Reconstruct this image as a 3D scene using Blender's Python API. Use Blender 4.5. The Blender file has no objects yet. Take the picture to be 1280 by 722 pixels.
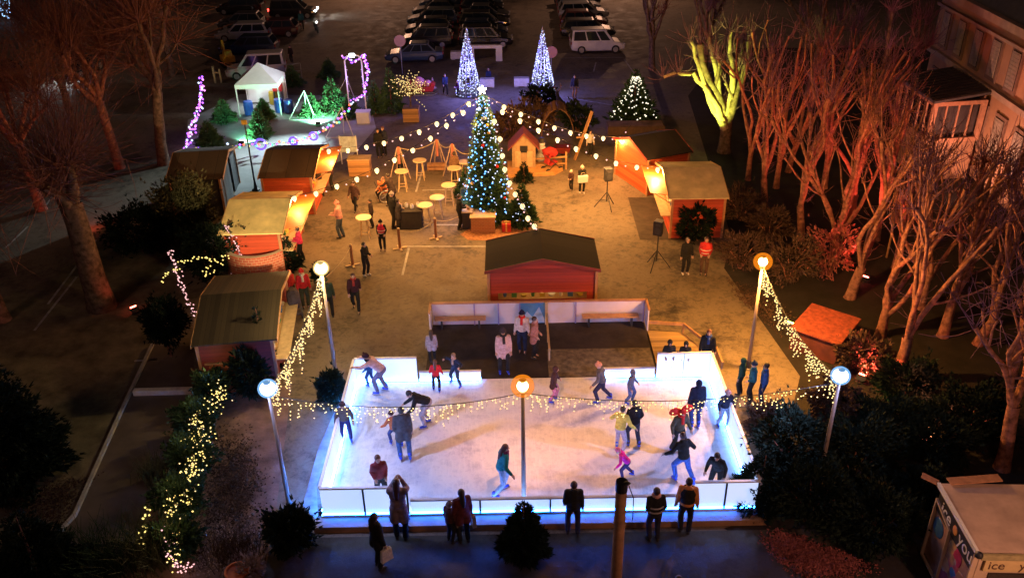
import bpy, bmesh, math, random
import numpy as np
from mathutils import Vector, Matrix
R = math.radians
random.seed(7); rng = np.random.default_rng(11)
scn = bpy.context.scene
COL = scn.collection

# ------------------------------------------------------------------ camera
F = 1094.; TH = R(29.2); HC = 17.5; ROLL = R(1.0)
cam = bpy.data.objects.new('camera', bpy.data.cameras.new('camera')); COL.objects.link(cam)
cam.data.sensor_width = 36; cam.data.lens = F/1280*36; cam.data.clip_end = 5000
cam.matrix_world = Matrix.Translation((0, 0, HC)) @ Matrix.Rotation(R(90)-TH, 4, 'X') @ Matrix.Rotation(-ROLL, 4, 'Z')
scn.camera = cam
def ray(px, py):
    u = px-640.; v = 361.-py
    c, s = math.cos(ROLL), math.sin(ROLL)
    u, v = u*c+v*s, v*c-u*s
    return Vector((u, F*math.cos(TH)+v*math.sin(TH), -F*math.sin(TH)+v*math.cos(TH)))
def G(px, py, z=0.):
    w = ray(px, py); t = (z-HC)/w.z
    return Vector((w.x*t, w.y*t, z))
def PR(p):
    x, y, z = p; dz = z-HC
    d = y*math.cos(TH)-dz*math.sin(TH)
    v = (y*math.sin(TH)+dz*math.cos(TH))/d*F; u = x/d*F
    c, s = math.cos(ROLL), math.sin(ROLL)
    return 640+u*c-v*s, 361-(v*c+u*s)
def HT(base, top_py):
    lo, hi = base.z, base.z+16
    for _ in range(40):
        m = (lo+hi)/2
        if PR((base.x, base.y, m))[1] > top_py: lo = m
        else: hi = m
    return lo-base.z
def onplane(px, py, a, b):
    """point of the view ray on the vertical plane through a and b"""
    w = ray(px, py); n = Vector((-(b.y-a.y), b.x-a.x, 0)); o = Vector((0, 0, HC))
    t = (a-o).dot(n)/w.dot(n)
    return o+w*t

# ------------------------------------------------------------------ tags
def tag(o, label=None, cat=None, group=None, kind=None):
    if label: o['label'] = label
    if cat: o['category'] = cat
    if group: o['group'] = group
    if kind: o['kind'] = kind
    return o
def thing(name, label, cat, loc=(0, 0, 0), rz=0., group=None):
    o = bpy.data.objects.new(name, None); COL.objects.link(o)
    o.empty_display_size = .2
    o.location = loc; o.rotation_euler = (0, 0, rz)
    return tag(o, label, cat, group)
def link(name, me, mat=None, parent=None, loc=None):
    o = bpy.data.objects.new(name, me); COL.objects.link(o)
    if mat is not None and not me.materials:
        for m in (mat if isinstance(mat, (list, tuple)) else [mat]): me.materials.append(m)
    if parent: o.parent = parent
    if loc is not None: o.location = loc
    return o
def copy_tree(o, parent=None):
    c = o.copy(); COL.objects.link(c); c.parent = parent
    for ch in list(o.children): copy_tree(ch, c)
    return c

# ------------------------------------------------------------------ meshes
def np_mesh(name, V, Fs, smooth=False):
    """V (n,3); Fs list of int arrays (m,k)"""
    me = bpy.data.meshes.new(name)
    Fs = [np.asarray(f, dtype=np.int32) for f in Fs if len(f)]
    V = np.asarray(V, dtype=np.float32)
    me.vertices.add(len(V)); me.vertices.foreach_set('co', V.ravel())
    nl = sum(f.size for f in Fs); nf = sum(len(f) for f in Fs)
    me.loops.add(nl); me.polygons.add(nf)
    me.loops.foreach_set('vertex_index', np.concatenate([f.ravel() for f in Fs]))
    starts = []; tot = 0
    for f in Fs:
        k = f.shape[1]; starts.append(tot+np.arange(len(f))*k); tot += f.size
    me.polygons.foreach_set('loop_start', np.concatenate(starts).astype(np.int32))
    if smooth: me.polygons.foreach_set('use_smooth', np.ones(nf, dtype=bool))
    me.update(calc_edges=True); me.validate()
    return me
class MB:
    """collects boxes, tubes, prisms ... and links them as ONE mesh object"""
    def __init__(s): s.v = []; s.f = []; s.mi = []; s.m = 0
    def add(s, vs, fs):
        b = len(s.v); s.v += [tuple(v) for v in vs]
        s.f += [tuple(i+b for i in f) for f in fs]; s.mi += [s.m]*len(fs); return s
    def box(s, c, d, rz=0, rx=0, ry=0, taper=1.):
        hx, hy, hz = d[0]/2, d[1]/2, d[2]/2
        M_ = Matrix.Translation(c) @ Matrix.Rotation(rz, 4, 'Z') @ Matrix.Rotation(ry, 4, 'Y') @ Matrix.Rotation(rx, 4, 'X')
        vs = [M_ @ Vector((x*hx*(taper if z > 0 else 1), y*hy*(taper if z > 0 else 1), z*hz)) for z in (-1, 1) for x, y in ((-1, -1), (1, -1), (1, 1), (-1, 1))]
        return s.add(vs, [(3, 2, 1, 0), (4, 5, 6, 7), (0, 1, 5, 4), (1, 2, 6, 5), (2, 3, 7, 6), (3, 0, 4, 7)])
    def bar(s, a, b, w, h=None):
        a, b = Vector(a), Vector(b); h = h or w; d = (b-a).normalized()
        up = Vector((0, 0, 1)) if abs(d.z) < .95 else Vector((0, 1, 0))
        x = d.cross(up).normalized()*w/2; y = x.cross(d).normalized()*h/2
        vs = [p+i*x+j*y for p in (a, b) for i, j in ((-1, -1), (1, -1), (1, 1), (-1, 1))]
        return s.add(vs, [(0, 1, 2, 3), (7, 6, 5, 4), (0, 4, 5, 1), (1, 5, 6, 2), (2, 6, 7, 3), (3, 7, 4, 0)])
    def tube(s, pts, rad, n=8):
        pts = [Vector(p) for p in pts]; k = len(pts)
        if not hasattr(rad, '__len__'): rad = [rad]*k
        vs = []; ref = None
        for i, p in enumerate(pts):
            d = (pts[min(i+1, k-1)]-pts[max(i-1, 0)]).normalized()
            if ref is None: ref = Vector((1, 0, 0)) if abs(d.x) < .8 else Vector((0, 1, 0))
            x = (ref-d*ref.dot(d)).normalized(); ref = x; y = d.cross(x)
            vs += [p+(x*math.cos(t)+y*math.sin(t))*rad[i] for t in [2*math.pi*j/n for j in range(n)]]
        fs = [(i*n+j, i*n+(j+1) % n, (i+1)*n+(j+1) % n, (i+1)*n+j) for i in range(k-1) for j in range(n)]
        fs += [tuple(range(n-1, -1, -1)), tuple((k-1)*n+j for j in range(n))]
        return s.add(vs, fs)
    def lathe(s, c, prof, n=12):
        c = Vector(c); vs = [c+Vector((r*math.cos(2*math.pi*j/n), r*math.sin(2*math.pi*j/n), z)) for r, z in prof for j in range(n)]
        k = len(prof)
        fs = [(i*n+j, i*n+(j+1) % n, (i+1)*n+(j+1) % n, (i+1)*n+j) for i in range(k-1) for j in range(n)]
        fs += [tuple(range(n-1, -1, -1)), tuple((k-1)*n+j for j in range(n))]
        return s.add(vs, fs)
    def ell(s, c, r, n=10, m=7, rz=0, rx=0):
        M_ = Matrix.Translation(c) @ Matrix.Rotation(rz, 4, 'Z') @ Matrix.Rotation(rx, 4, 'X')
        if not hasattr(r, '__len__'): r = (r, r, r)
        vs = [M_ @ Vector((0, 0, -r[2]))]
        for i in range(1, m):
            t = -math.pi/2+math.pi*i/m
            vs += [M_ @ Vector((r[0]*math.cos(t)*math.cos(2*math.pi*j/n), r[1]*math.cos(t)*math.sin(2*math.pi*j/n), r[2]*math.sin(t))) for j in range(n)]
        vs.append(M_ @ Vector((0, 0, r[2]))); L = len(vs)-1
        fs = [(0, 1+(j+1) % n, 1+j) for j in range(n)]
        fs += [(1+i*n+j, 1+i*n+(j+1) % n, 1+(i+1)*n+(j+1) % n, 1+(i+1)*n+j) for i in range(m-2) for j in range(n)]
        fs += [(L, 1+(m-2)*n+j, 1+(m-2)*n+(j+1) % n) for j in range(n)]
        return s.add(vs, fs)
    def prism(s, poly, a, b, axis='y'):
        """poly: 2-D outline (counter-clockwise); extruded from a to b along axis"""
        def P3(p, t): return (p[0], t, p[1]) if axis == 'y' else ((t, p[0], p[1]) if axis == 'x' else (p[0], p[1], t))
        n = len(poly)
        vs = [P3(p, a) for p in poly]+[P3(p, b) for p in poly]
        fs = [tuple(range(n-1, -1, -1)), tuple(range(n, 2*n))]+[(i, (i+1) % n, n+(i+1) % n, n+i) for i in range(n)]
        return s.add(vs, fs)
    def quad(s, *p): return s.add(p, [tuple(range(len(p)))])
    def mesh(s, name, smooth=False, fix=True):
        me = bpy.data.meshes.new(name); me.from_pydata(s.v, [], s.f)
        if s.m or any(s.mi): me.polygons.foreach_set('material_index', s.mi)
        if fix:
            bm = bmesh.new(); bm.from_mesh(me); bmesh.ops.recalc_face_normals(bm, faces=bm.faces); bm.to_mesh(me); bm.free()
        if smooth: me.polygons.foreach_set('use_smooth', [True]*len(me.polygons))
        me.update(); return me
    def build(s, name, mat, parent=None, loc=None, smooth=False, bevel=0, fix=True):
        o = link(name, s.mesh(name, smooth, fix), mat, parent, loc)
        if bevel:
            m = o.modifiers.new('bevel', 'BEVEL'); m.width = bevel; m.segments = 2; m.limit_method = 'ANGLE'
        return o
class Tubes:
    """many thin tapered tubes, fast"""
    def __init__(s): s.V = []; s.F = []; s.n = 0
    def add(s, pts, rad, sides=4):
        pts = np.asarray(pts, float); k = len(pts); rad = np.broadcast_to(np.asarray(rad, float), (k,))
        d = np.gradient(pts, axis=0); d /= np.linalg.norm(d, axis=1)[:, None]+1e-9
        ref = np.array([1., 0, 0]) if abs(d[0, 0]) < .7 else np.array([0, 1., 0])
        x = np.cross(d, ref); x /= np.linalg.norm(x, axis=1)[:, None]+1e-9; y = np.cross(d, x)
        t = np.arange(sides)*2*np.pi/sides
        ring = pts[:, None, :]+rad[:, None, None]*(np.cos(t)[None, :, None]*x[:, None, :]+np.sin(t)[None, :, None]*y[:, None, :])
        s.V.append(ring.reshape(-1, 3))
        i = np.arange(k-1)[:, None]*sides; j = np.arange(sides)[None, :]; j2 = (j+1) % sides
        s.F.append((s.n+np.stack([i+j, i+j2, i+sides+j2, i+sides+j], -1)).reshape(-1, 4)); s.n += k*sides
    def build(s, name, mat, parent=None, smooth=True):
        return link(name, np_mesh(name, np.concatenate(s.V), [np.concatenate(s.F)], smooth), mat, parent)

# ------------------------------------------------------------------ materials
MATS = {}
def new_mat(name):
    m = bpy.data.materials.new(name); m.use_nodes = True
    nt = m.node_tree; b = nt.nodes['Principled BSDF']
    return m, nt, b
def noise(nt, scale, detail=4, coord='Object', rough=.6):
    tc = nt.nodes.new('ShaderNodeTexCoord'); n = nt.nodes.new('ShaderNodeTexNoise')
    n.inputs['Scale'].default_value = scale; n.inputs['Detail'].default_value = detail; n.inputs['Roughness'].default_value = rough
    nt.links.new(tc.outputs[coord], n.inputs['Vector']); return n
def ramp(nt, src, stops):
    r = nt.nodes.new('ShaderNodeValToRGB'); e = r.color_ramp.elements
    while len(e) > 1: e.remove(e[-1])
    e[0].position = stops[0][0]; e[0].color = (*stops[0][1], 1)
    for p, c in stops[1:]:
        k = e.new(p); k.color = (*c, 1)
    nt.links.new(src, r.inputs[0]); return r
def bump(nt, b, src, strength, dist=.02):
    k = nt.nodes.new('ShaderNodeBump'); k.inputs['Strength'].default_value = strength; k.inputs['Distance'].default_value = dist
    nt.links.new(src, k.inputs['Height']); nt.links.new(k.outputs[0], b.inputs['Normal'])
def M(name, col, rough=.7, var=.25, scale=6., bmp=0., metal=0., spec=None):
    if name in MATS: return MATS[name]
    m, nt, b = new_mat(name)
    n = noise(nt, scale)
    lo = tuple(max(0, c*(1-var)) for c in col); hi = tuple(min(1, c*(1+var)) for c in col)
    r = ramp(nt, n.outputs['Fac'], [(.3, lo), (.7, hi)])
    nt.links.new(r.outputs[0], b.inputs['Base Color'])
    b.inputs['Roughness'].default_value = rough; b.inputs['Metallic'].default_value = metal
    if spec is not None: b.inputs['Specular IOR Level'].default_value = spec
    if bmp:
        n2 = noise(nt, scale*6, 3); bump(nt, b, n2.outputs['Fac'], bmp)
    MATS[name] = m; return m
def EM(name, col, strength, sample=False, base=(.03, .03, .03)):
    if name in MATS: return MATS[name]
    m, nt, b = new_mat(name)
    b.inputs['Base Color'].default_value = (*base, 1)
    b.inputs['Emission Color'].default_value = (*col, 1); b.inputs['Emission Strength'].default_value = strength
    if not sample: m.cycles.emission_sampling = 'NONE'
    MATS[name] = m; return m
def GLASS(name, col, rough=.08):
    if name in MATS: return MATS[name]
    m, nt, b = new_mat(name)
    n = noise(nt, 3); r = ramp(nt, n.outputs['Fac'], [(.3, tuple(c*.7 for c in col)), (.7, col)])
    nt.links.new(r.outputs[0], b.inputs['Base Color'])
    b.inputs['Roughness'].default_value = rough; b.inputs['Specular IOR Level'].default_value = .6
    MATS[name] = m; return m
def PLANK(name, col, axis='Z', width=.14, rough=.65, var=.35, gap=.06):
    """boards with dark joints every `width` along the object's axis"""
    if name in MATS: return MATS[name]
    m, nt, b = new_mat(name); L = nt.links
    tc = nt.nodes.new('ShaderNodeTexCoord'); sp = nt.nodes.new('ShaderNodeSeparateXYZ'); L.new(tc.outputs['Object'], sp.inputs[0])
    def math_(op, a, v=None, w=None):
        k = nt.nodes.new('ShaderNodeMath'); k.operation = op
        for i, q in enumerate((a, v, w)):
            if q is None: continue
            if isinstance(q, (int, float)): k.inputs[i].default_value = q
            else: L.new(q, k.inputs[i])
        return k.outputs[0]
    d = math_('DIVIDE', sp.outputs[axis], width); fr = math_('FRACT', d); fl = math_('FLOOR', d)
    wn = nt.nodes.new('ShaderNodeTexWhiteNoise'); wn.noise_dimensions = '1D'; L.new(fl, wn.inputs['W'])
    joint = math_('GREATER_THAN', fr, gap)
    n = noise(nt, 4, 5)
    mp = nt.nodes.new('ShaderNodeMapping'); mp.inputs['Scale'].default_value = {'X': (8, 1, 1), 'Y': (1, 8, 1), 'Z': (1, 1, 8)}[axis]
    L.new(tc.outputs['Object'], mp.inputs[0]); L.new(mp.outputs[0], n.inputs['Vector'])
    mixv = math_('ADD', math_('MULTIPLY', wn.outputs['Value'], .5), math_('MULTIPLY', n.outputs['Fac'], .5))
    r = ramp(nt, mixv, [(.2, tuple(c*(1-var) for c in col)), (.8, tuple(min(1, c*(1+var)) for c in col))])
    mx = nt.nodes.new('ShaderNodeMix'); mx.data_type = 'RGBA'
    L.new(joint, mx.inputs[0]); mx.inputs[6].default_value = (*[c*.25 for c in col], 1); L.new(r.outputs[0], mx.inputs[7])
    L.new(mx.outputs[2], b.inputs['Base Color']); b.inputs['Roughness'].default_value = rough
    bump(nt, b, joint, .5, .01)
    MATS[name] = m; return m
def BRICK(name, c1, c2, mortar, scale=4., bw=.5, rh=.25, rough=.85):
    if name in MATS: return MATS[name]
    m, nt, b = new_mat(name); L = nt.links
    tc = nt.nodes.new('ShaderNodeTexCoord'); sp = nt.nodes.new('ShaderNodeSeparateXYZ'); cb = nt.nodes.new('ShaderNodeCombineXYZ')
    L.new(tc.outputs['Object'], sp.inputs[0])
    ad = nt.nodes.new('ShaderNodeMath'); L.new(sp.outputs[0], ad.inputs[0]); L.new(sp.outputs[1], ad.inputs[1])
    L.new(ad.outputs[0], cb.inputs[0]); L.new(sp.outputs[2], cb.inputs[1])
    k = nt.nodes.new('ShaderNodeTexBrick'); L.new(cb.outputs[0], k.inputs['Vector'])
    k.inputs['Scale'].default_value = scale; k.inputs['Brick Width'].default_value = bw; k.inputs['Row Height'].default_value = rh
    k.inputs['Color1'].default_value = (*c1, 1); k.inputs['Color2'].default_value = (*c2, 1); k.inputs['Mortar'].default_value = (*mortar, 1)
    L.new(k.outputs[0], b.inputs['Base Color']); b.inputs['Roughness'].default_value = rough
    MATS[name] = m; return m
def point_light(name, loc, col, watts, size=.1, parent=None):
    l = bpy.data.lights.new(name, 'POINT'); l.color = col; l.energy = watts; l.shadow_soft_size = size
    o = bpy.data.objects.new(name, l); COL.objects.link(o); o.location = loc
    if parent: o.parent = parent
    return o
def spot_light(name, loc, target, col, watts, angle=80, size=.08, blend=.5, parent=None):
    l = bpy.data.lights.new(name, 'SPOT'); l.color = col; l.energy = watts; l.shadow_soft_size = size
    l.spot_size = R(angle); l.spot_blend = blend
    o = bpy.data.objects.new(name, l); COL.objects.link(o); o.location = loc
    o.rotation_euler = (Vector(target)-Vector(loc)).to_track_quat('-Z', 'Y').to_euler()
    if parent: o.parent = parent
    return o
# ------------------------------------------------------------------ people
QUEUE = []   # (MB, voxel, callback)
def cap(mb, a, ra, b, rb, n=10):
    """closed tapered capsule"""
    a, b = Vector(a), Vector(b); d = b-a; L = d.length
    if L < 1e-5: mb.ell(a, ra); return
    d /= L; pts = []; rad = []
    for k in (-.95, -.7, -.35): pts.append(a+d*ra*k); rad.append(ra*math.sqrt(1-k*k))
    pts.append(a); rad.append(ra); pts.append(b); rad.append(rb)
    for k in (.35, .7, .95): pts.append(b+d*rb*k); rad.append(rb*math.sqrt(1-k*k))
    mb.tube(pts, rad, n)
def remesh_all():
    objs = []
    for mb, vox, cb in QUEUE:
        o = bpy.data.objects.new('tmp', mb.mesh('tmp')); COL.objects.link(o)
        m = o.modifiers.new('r', 'REMESH'); m.mode = 'VOXEL'; m.voxel_size = vox; m.use_smooth_shade = True
        s = o.modifiers.new('s', 'SMOOTH'); s.factor = .5; s.iterations = 2
        objs.append(o)
    dg = bpy.context.evaluated_depsgraph_get(); dg.update()
    res = [bpy.data.meshes.new_from_object(o.evaluated_get(dg)) for o in objs]
    for (mb, vox, cb), o, me in zip(QUEUE, objs, res):
        old = o.data; bpy.data.objects.remove(o); bpy.data.meshes.remove(old)
        me.polygons.foreach_set('use_smooth', [True]*len(me.polygons))
        cb(me)
    QUEUE.clear()
def ik(a, c, l1, l2, pole):
    a, c = Vector(a), Vector(c); d = c-a; D = min(max(d.length, .05), (l1+l2)*.995); dn = d.normalized()
    c = a+dn*D
    x = (l1*l1-l2*l2+D*D)/(2*D); h = math.sqrt(max(0, l1*l1-x*x))
    p = Vector(pole); p = (p-dn*p.dot(dn))
    p = p.normalized() if p.length > 1e-4 else Vector((0, 1, 0))
    return a+dn*x+p*h, c
POSES = dict(
    stand=dict(), stand2=dict(feet=((-.13, .02), (.12, -.06)), hands=((-.05, .12, -.5), (.07, .02, -.55))),
    pockets=dict(hands=((-.0, .14, -.42), (.0, .14, -.42))),
    walk=dict(lean=5, feet=((-.09, .24), (.09, -.26)), hands=((-.06, -.2, -.5), (.06, .25, -.46)), ph=.97),
    skate=dict(lean=14, feet=((-.13, .12), (.2, -.3)), hands=((-.3, .18, -.38), (.3, .05, -.4)), ph=.94),
    glide=dict(lean=8, feet=((-.15, .08), (.15, -.1)), hands=((-.13, .16, -.46), (.15, .12, -.48)), ph=.98),
    wide=dict(lean=10, feet=((-.3, .1), (.3, -.1)), hands=((-.3, .3, -.1), (.18, .3, .1)), ph=.95),
    bend=dict(lean=62, feet=((-.14, .08), (.14, -.08)), hands=((-.1, .3, -.42), (.1, .34, -.4)), ph=.93, look=.4),
    reach=dict(lean=55, feet=((-.14, .1), (.14, -.1)), hands=((-.05, .5, -.18), (.12, .5, -.1)), ph=.93, look=.5),
    rail=dict(lean=26, feet=((-.12, 0), (.12, -.08)), hands=((-.12, .12, -.46), (.12, .12, -.46)), ph=.97, look=.2),
    phone=dict(lean=3, hands=((.1, .3, .08), (-.1, .3, .08))),
    push=dict(lean=16, feet=((-.09, .2), (.09, -.25)), hands=((-.05, .42, -.32), (.05, .42, -.32)), ph=.96),
    carry=dict(lean=4, hands=((.06, .3, -.3), (-.06, .3, -.3)), feet=((-.1, .05), (.1, -.05))),
    sit=dict(lean=6, ph=.6, feet=((-.14, .4), (.14, .32)), hands=((0, .36, -.38), (0, .36, -.38))),
)
SKIN = [M('skin_fair', (.52, .33, .25), .55, .08, 20), M('skin_tan', (.36, .21, .14), .55, .08, 20)]
EYE = M('eye_dark', (.02, .015, .012), .3, .1); LIP = M('lips', (.35, .12, .10), .5, .1)
def cloth(col, rough=.85):
    return M('cloth_%02d_%02d_%02d' % tuple(int(c*99) for c in col), col, rough, .28, 12, .45, spec=.15)
BLUEBOOT = M('skate_boot_blue', (.02, .06, .55), .35, .15); BLADE = M('skate_blade_steel', (.6, .6, .62), .25, .1, metal=1.)
DARKSHOE = M('shoe_dark', (.03, .028, .026), .5, .2); WHITESHOE = M('shoe_white', (.7, .7, .68), .5, .1)
def person(px, py, label, h=1.72, face=180, pose='stand', jk=(.02, .02, .025), tr=(.025, .03, .05), hair=(.03, .02, .015), long=False,
           hat=None, hood=False, coat=0., skates=False, z=0., scarf=None, stripe=None, shoe=None, group=None, top=None, pos=None, bag=None, hi=None, over=None):
    p = dict(POSES[pose]); p.update(over or {})
    base = pos if pos is not None else G(px, py, z)
    if top is not None: h = HT(base, top)
    s = h/1.75; ks = s**-.35 if s < .95 else 1.
    skin = SKIN[random.random() < .25]
    ez = .07 if skates else 0.
    root = thing('person', label, 'person', base, R(face), group)
    root.scale = (s, s, s)
    a = R(p.get('lean', 2)); ph = p.get('ph', 1.)
    u = Vector((0, math.sin(a), math.cos(a))); f = Vector((0, math.cos(a), -math.sin(a)))
    Pv = Vector((0, -.12*math.sin(a), .962*ph+ez*.8))
    C = Pv+u*.345; N = Pv+u*.535
    hd = (u*(1-p.get('look', .15))+Vector((0, .12, 1))*p.get('look', .15)).normalized()
    Hc = N+hd*.135*ks; hr = .105*ks
    sh = [C+u*.115+Vector((sx*.17, 0, 0)) for sx in (-1, 1)]
    hp = [Pv+Vector((sx*.09, 0, -.02)) for sx in (-1, 1)]
    feet = p.get('feet', ((-.1, .02), (.1, -.02)))
    hands = p.get('hands', ((-.09, .05, -.54), (.09, .05, -.54)))
    ank = [Vector((x, y-.02, .09+ez+(.04 if y < -.2 else 0))) for x, y in feet]
    legs = []; arms = []
    for i in (0, 1):
        k, e = ik(hp[i], ank[i], .44, .43, (0.25*(-1, 1)[i], 1, 0)); legs.append((hp[i], k, e))
        t = sh[i]+Vector(hands[i]); k, e = ik(sh[i], t, .29, .26, (.35*(-1, 1)[i], -1, -.3)); arms.append((sh[i], k, e))
    # ---- body: one continuous surface
    b = MB()
    b.ell(Hc, (.078*ks, .097*ks, .118*ks)); b.ell(Hc+Vector((0, .018, -.05))*ks, (.058*ks, .07*ks, .07*ks))
    cap(b, N-u*.05, .058, Hc-hd*.05, .052)
    b.ell(C, (.165, .1, .2), rx=-a); b.ell(Pv+u*.12, (.14, .095, .19), rx=-a); b.ell(Pv, (.16, .11, .13), rx=-a)
    for S, K, E_ in legs: cap(b, S, .085, K, .055); cap(b, K, .055, E_, .038)
    for S, K, E_ in arms: cap(b, C+u*.1, .07, S, .058); cap(b, S, .05, K, .04); cap(b, K, .04, E_, .03)
    if not skates:
        for A in ank: cap(b, A+Vector((0, 0, -.03)), .04, A+Vector((0, .12, -.055)), .03)
    def body_done(me, root=root):
        x = MB(); x.m = 0
        fw = Vector((0, hd.z, -hd.y)).normalized(); side = Vector((1, 0, 0))
        cap(x, Hc+fw*.09*ks+hd*.01*ks, .011*ks, Hc+fw*.108*ks-hd*.02*ks, .017*ks, 6)          # nose
        for q in (-1, 1): x.ell(Hc+side*q*.08*ks-fw*.005, (.012*ks, .022*ks, .032*ks), 6, 5)    # ears
        for i in (0, 1):                                                                      # hands: palm, four fingers, thumb
            S, K, E_ = arms[i]; d = (E_-K).normalized()
            w = d.cross(Vector((0, 0, 1)) if abs(d.z) < .9 else Vector((0, 1, 0))).normalized(); nrm = d.cross(w)
            x.ell(E_+d*.045, (.03, .03, .03), 8, 6); x.bar(E_-d*.01, E_+d*.085, .07, .032)
            for j, (o_, L) in enumerate(((-.027, .062), (-.009, .075), (.009, .07), (.027, .055))):
                q0 = E_+d*.07+w*o_; q1 = q0+d*L*.55+nrm*.008; q2 = q1+d*L*.4+nrm*.025
                x.tube([q0, q1, q2], [.0105, .0095, .007], 5)
            q0 = E_+d*.02+w*(.03 if i == 0 else -.03); sg = 1 if i == 0 else -1
            x.tube([q0, q0+d*.035+w*sg*.025, q0+d*.065+w*sg*.03+nrm*.012], [.013, .011, .008], 5)
        x.m = 1
        for q in (-1, 1): x.ell(Hc+side*q*.034*ks+fw*.088*ks+hd*.012*ks, (.012*ks, .007*ks, .008*ks), 6, 5)
        x.m = 2; x.ell(Hc+fw*.093*ks-hd*.052*ks, (.024*ks, .008*ks, .008*ks), 6, 5)
        ex = x.mesh('x', True); bm = bmesh.new(); bm.from_mesh(me); bm.from_mesh(ex); bm.to_mesh(me); bm.free(); bpy.data.meshes.remove(ex)
        me.name = 'body'; link('body', me, [skin, EYE, LIP], root)
    QUEUE.append((b, .02, body_done))
    # ---- trousers
    b = MB(); b.ell(Pv, (.18, .135, .14), rx=-a)
    for S, K, E_ in legs: cap(b, S, .105, K, .08); cap(b, K, .08, E_+Vector((0, 0, .03)), .068)
    QUEUE.append((b, .026, lambda me, root=root: link('trousers', me, cloth(tr), root)))
    # ---- jacket
    b = MB()
    b.ell(C, (.205, .14, .225), rx=-a); b.ell(Pv+u*.16, (.19, .145, .2), rx=-a); b.ell(Pv+u*.03, (.195, .15, .13), rx=-a)
    cap(b, N-u*.08, .085, N-u*.01, .075)
    for S, K, E_ in arms: cap(b, C+u*.07, .1, S, .085); cap(b, S, .082, K, .068); cap(b, K, .068, E_+(K-E_).normalized()*.03, .05)
    if coat:
        dn = -u if a < R(20) else Vector((0, -.2, -1)).normalized()
        for q in (-1, 1): cap(b, Pv+Vector((q*.08, 0, 0)), .13, Pv+Vector((q*.1, 0, 0))+dn*coat, .14)
    if hood: b.ell(Hc-f*.02+hd*.01, (.105*ks, .115*ks, .135*ks))
    elif not hat: cap(b, N-f*.07-Vector((.06, 0, 0)), .045, N-f*.07+Vector((.06, 0, 0)), .045)
    QUEUE.append((b, .026, lambda me, root=root: link('coat' if coat else 'jacket', me, cloth(jk), root)))
    # ---- head cover
    if hood:
        pass
    elif hat is not None:
        b = MB(); b.ell(Hc+hd*.045-f*.008, (.097*ks, .113*ks, .095*ks), 12, 8)
        b.tube([Hc+hd*.03+Vector((math.cos(t)*.098*ks, math.sin(t)*.113*ks, 0)) for t in [2*math.pi*i/12 for i in range(13)]], .018, 6)
        b.ell(Hc+hd*.15*ks, .035*ks)
        b.build('hat', cloth(hat), root, smooth=True)
    else:
        b = MB(); b.ell(Hc+hd*.03*ks-f*.022*ks, (.092*ks, .102*ks, .108*ks), 12, 8)
        if long:
            cap(b, Hc-f*.05*ks, .085*ks, N-u*.1-f*.1, .075); cap(b, N-u*.08-f*.1, .075, N-u*.2-f*.115, .05)
        b.build('hair', M('hair_%d' % int(hair[0]*1000), hair, .5, .3, 30), root, smooth=True)
    if scarf is not None:
        b = MB(); b.tube([N+u*.02+Vector((math.cos(t)*.085, math.sin(t)*.085, 0)) for t in [2*math.pi*i/12 for i in range(13)]], .04, 8)
        b.bar(N+f*.1, C+f*.16-u*.05, .09, .03); b.build('scarf', cloth(scarf), root, smooth=True)
    if stripe is not None:       # reflective or coloured band round the torso
        b = MB()
        for dz in (.02, .16):
            b.tube([Pv+u*(dz+.08)+Vector((math.cos(t)*.212, 0, 0))+f*math.sin(t)*.165 for t in [2*math.pi*i/16 for i in range(17)]], .022, 6)
        b.build('stripe', cloth(stripe, .5), root, smooth=True)
    if bag is not None:
        b = MB(); E_ = arms[1][2]; b.box(E_+Vector((.03, 0, -.28)), (.1, .32, .36), taper=.85); b.tube([E_+Vector((.03, -.1, -.1)), E_+Vector((.0, 0, .02)), E_+Vector((.03, .1, -.1))], .012, 6)
        hb = b.build('handbag', cloth(bag), root, bevel=.03)
    if hi is not None:           # open sleeveless vest over the jacket
        b = MB(); b.ell(C, (.222, .158, .235), rx=-a); b.ell(Pv+u*.16, (.207, .163, .21), rx=-a)
        QUEUE.append((b, .026, lambda me, root=root: link('vest', me, cloth(hi, .6), root)))
    # ---- feet
    for i, A in enumerate(ank):
        b = MB(); yaw = Vector(((-.02, .02)[i], 0, 0))
        cap(b, A+Vector((0, -.03, -.055)), .045, A+Vector((0, .13, -.06))+yaw, .04, 8)
        cap(b, A+Vector((0, -.01, -.03)), .05, A+Vector((0, 0, .1 if skates else .03)), .058, 8)
        if skates:
            def sk(me, root=root, A=A, yaw=yaw):
                o = link('ice_skate', me, BLUEBOOT, root)
                k = MB(); k.bar(A+Vector((0, -.1, -.135))-yaw*.5, A+Vector((0, .19, -.135))+yaw, .012, .05)
                for yy in (-.04, .1): k.box(A+Vector((0, yy, -.1)), (.03, .04, .04))
                k.build('blade', BLADE, o)
            QUEUE.append((b, .018, sk))
        else:
            QUEUE.append((b, .018, lambda me, root=root: link('shoe', me, shoe or DARKSHOE, root)))
    return root
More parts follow.
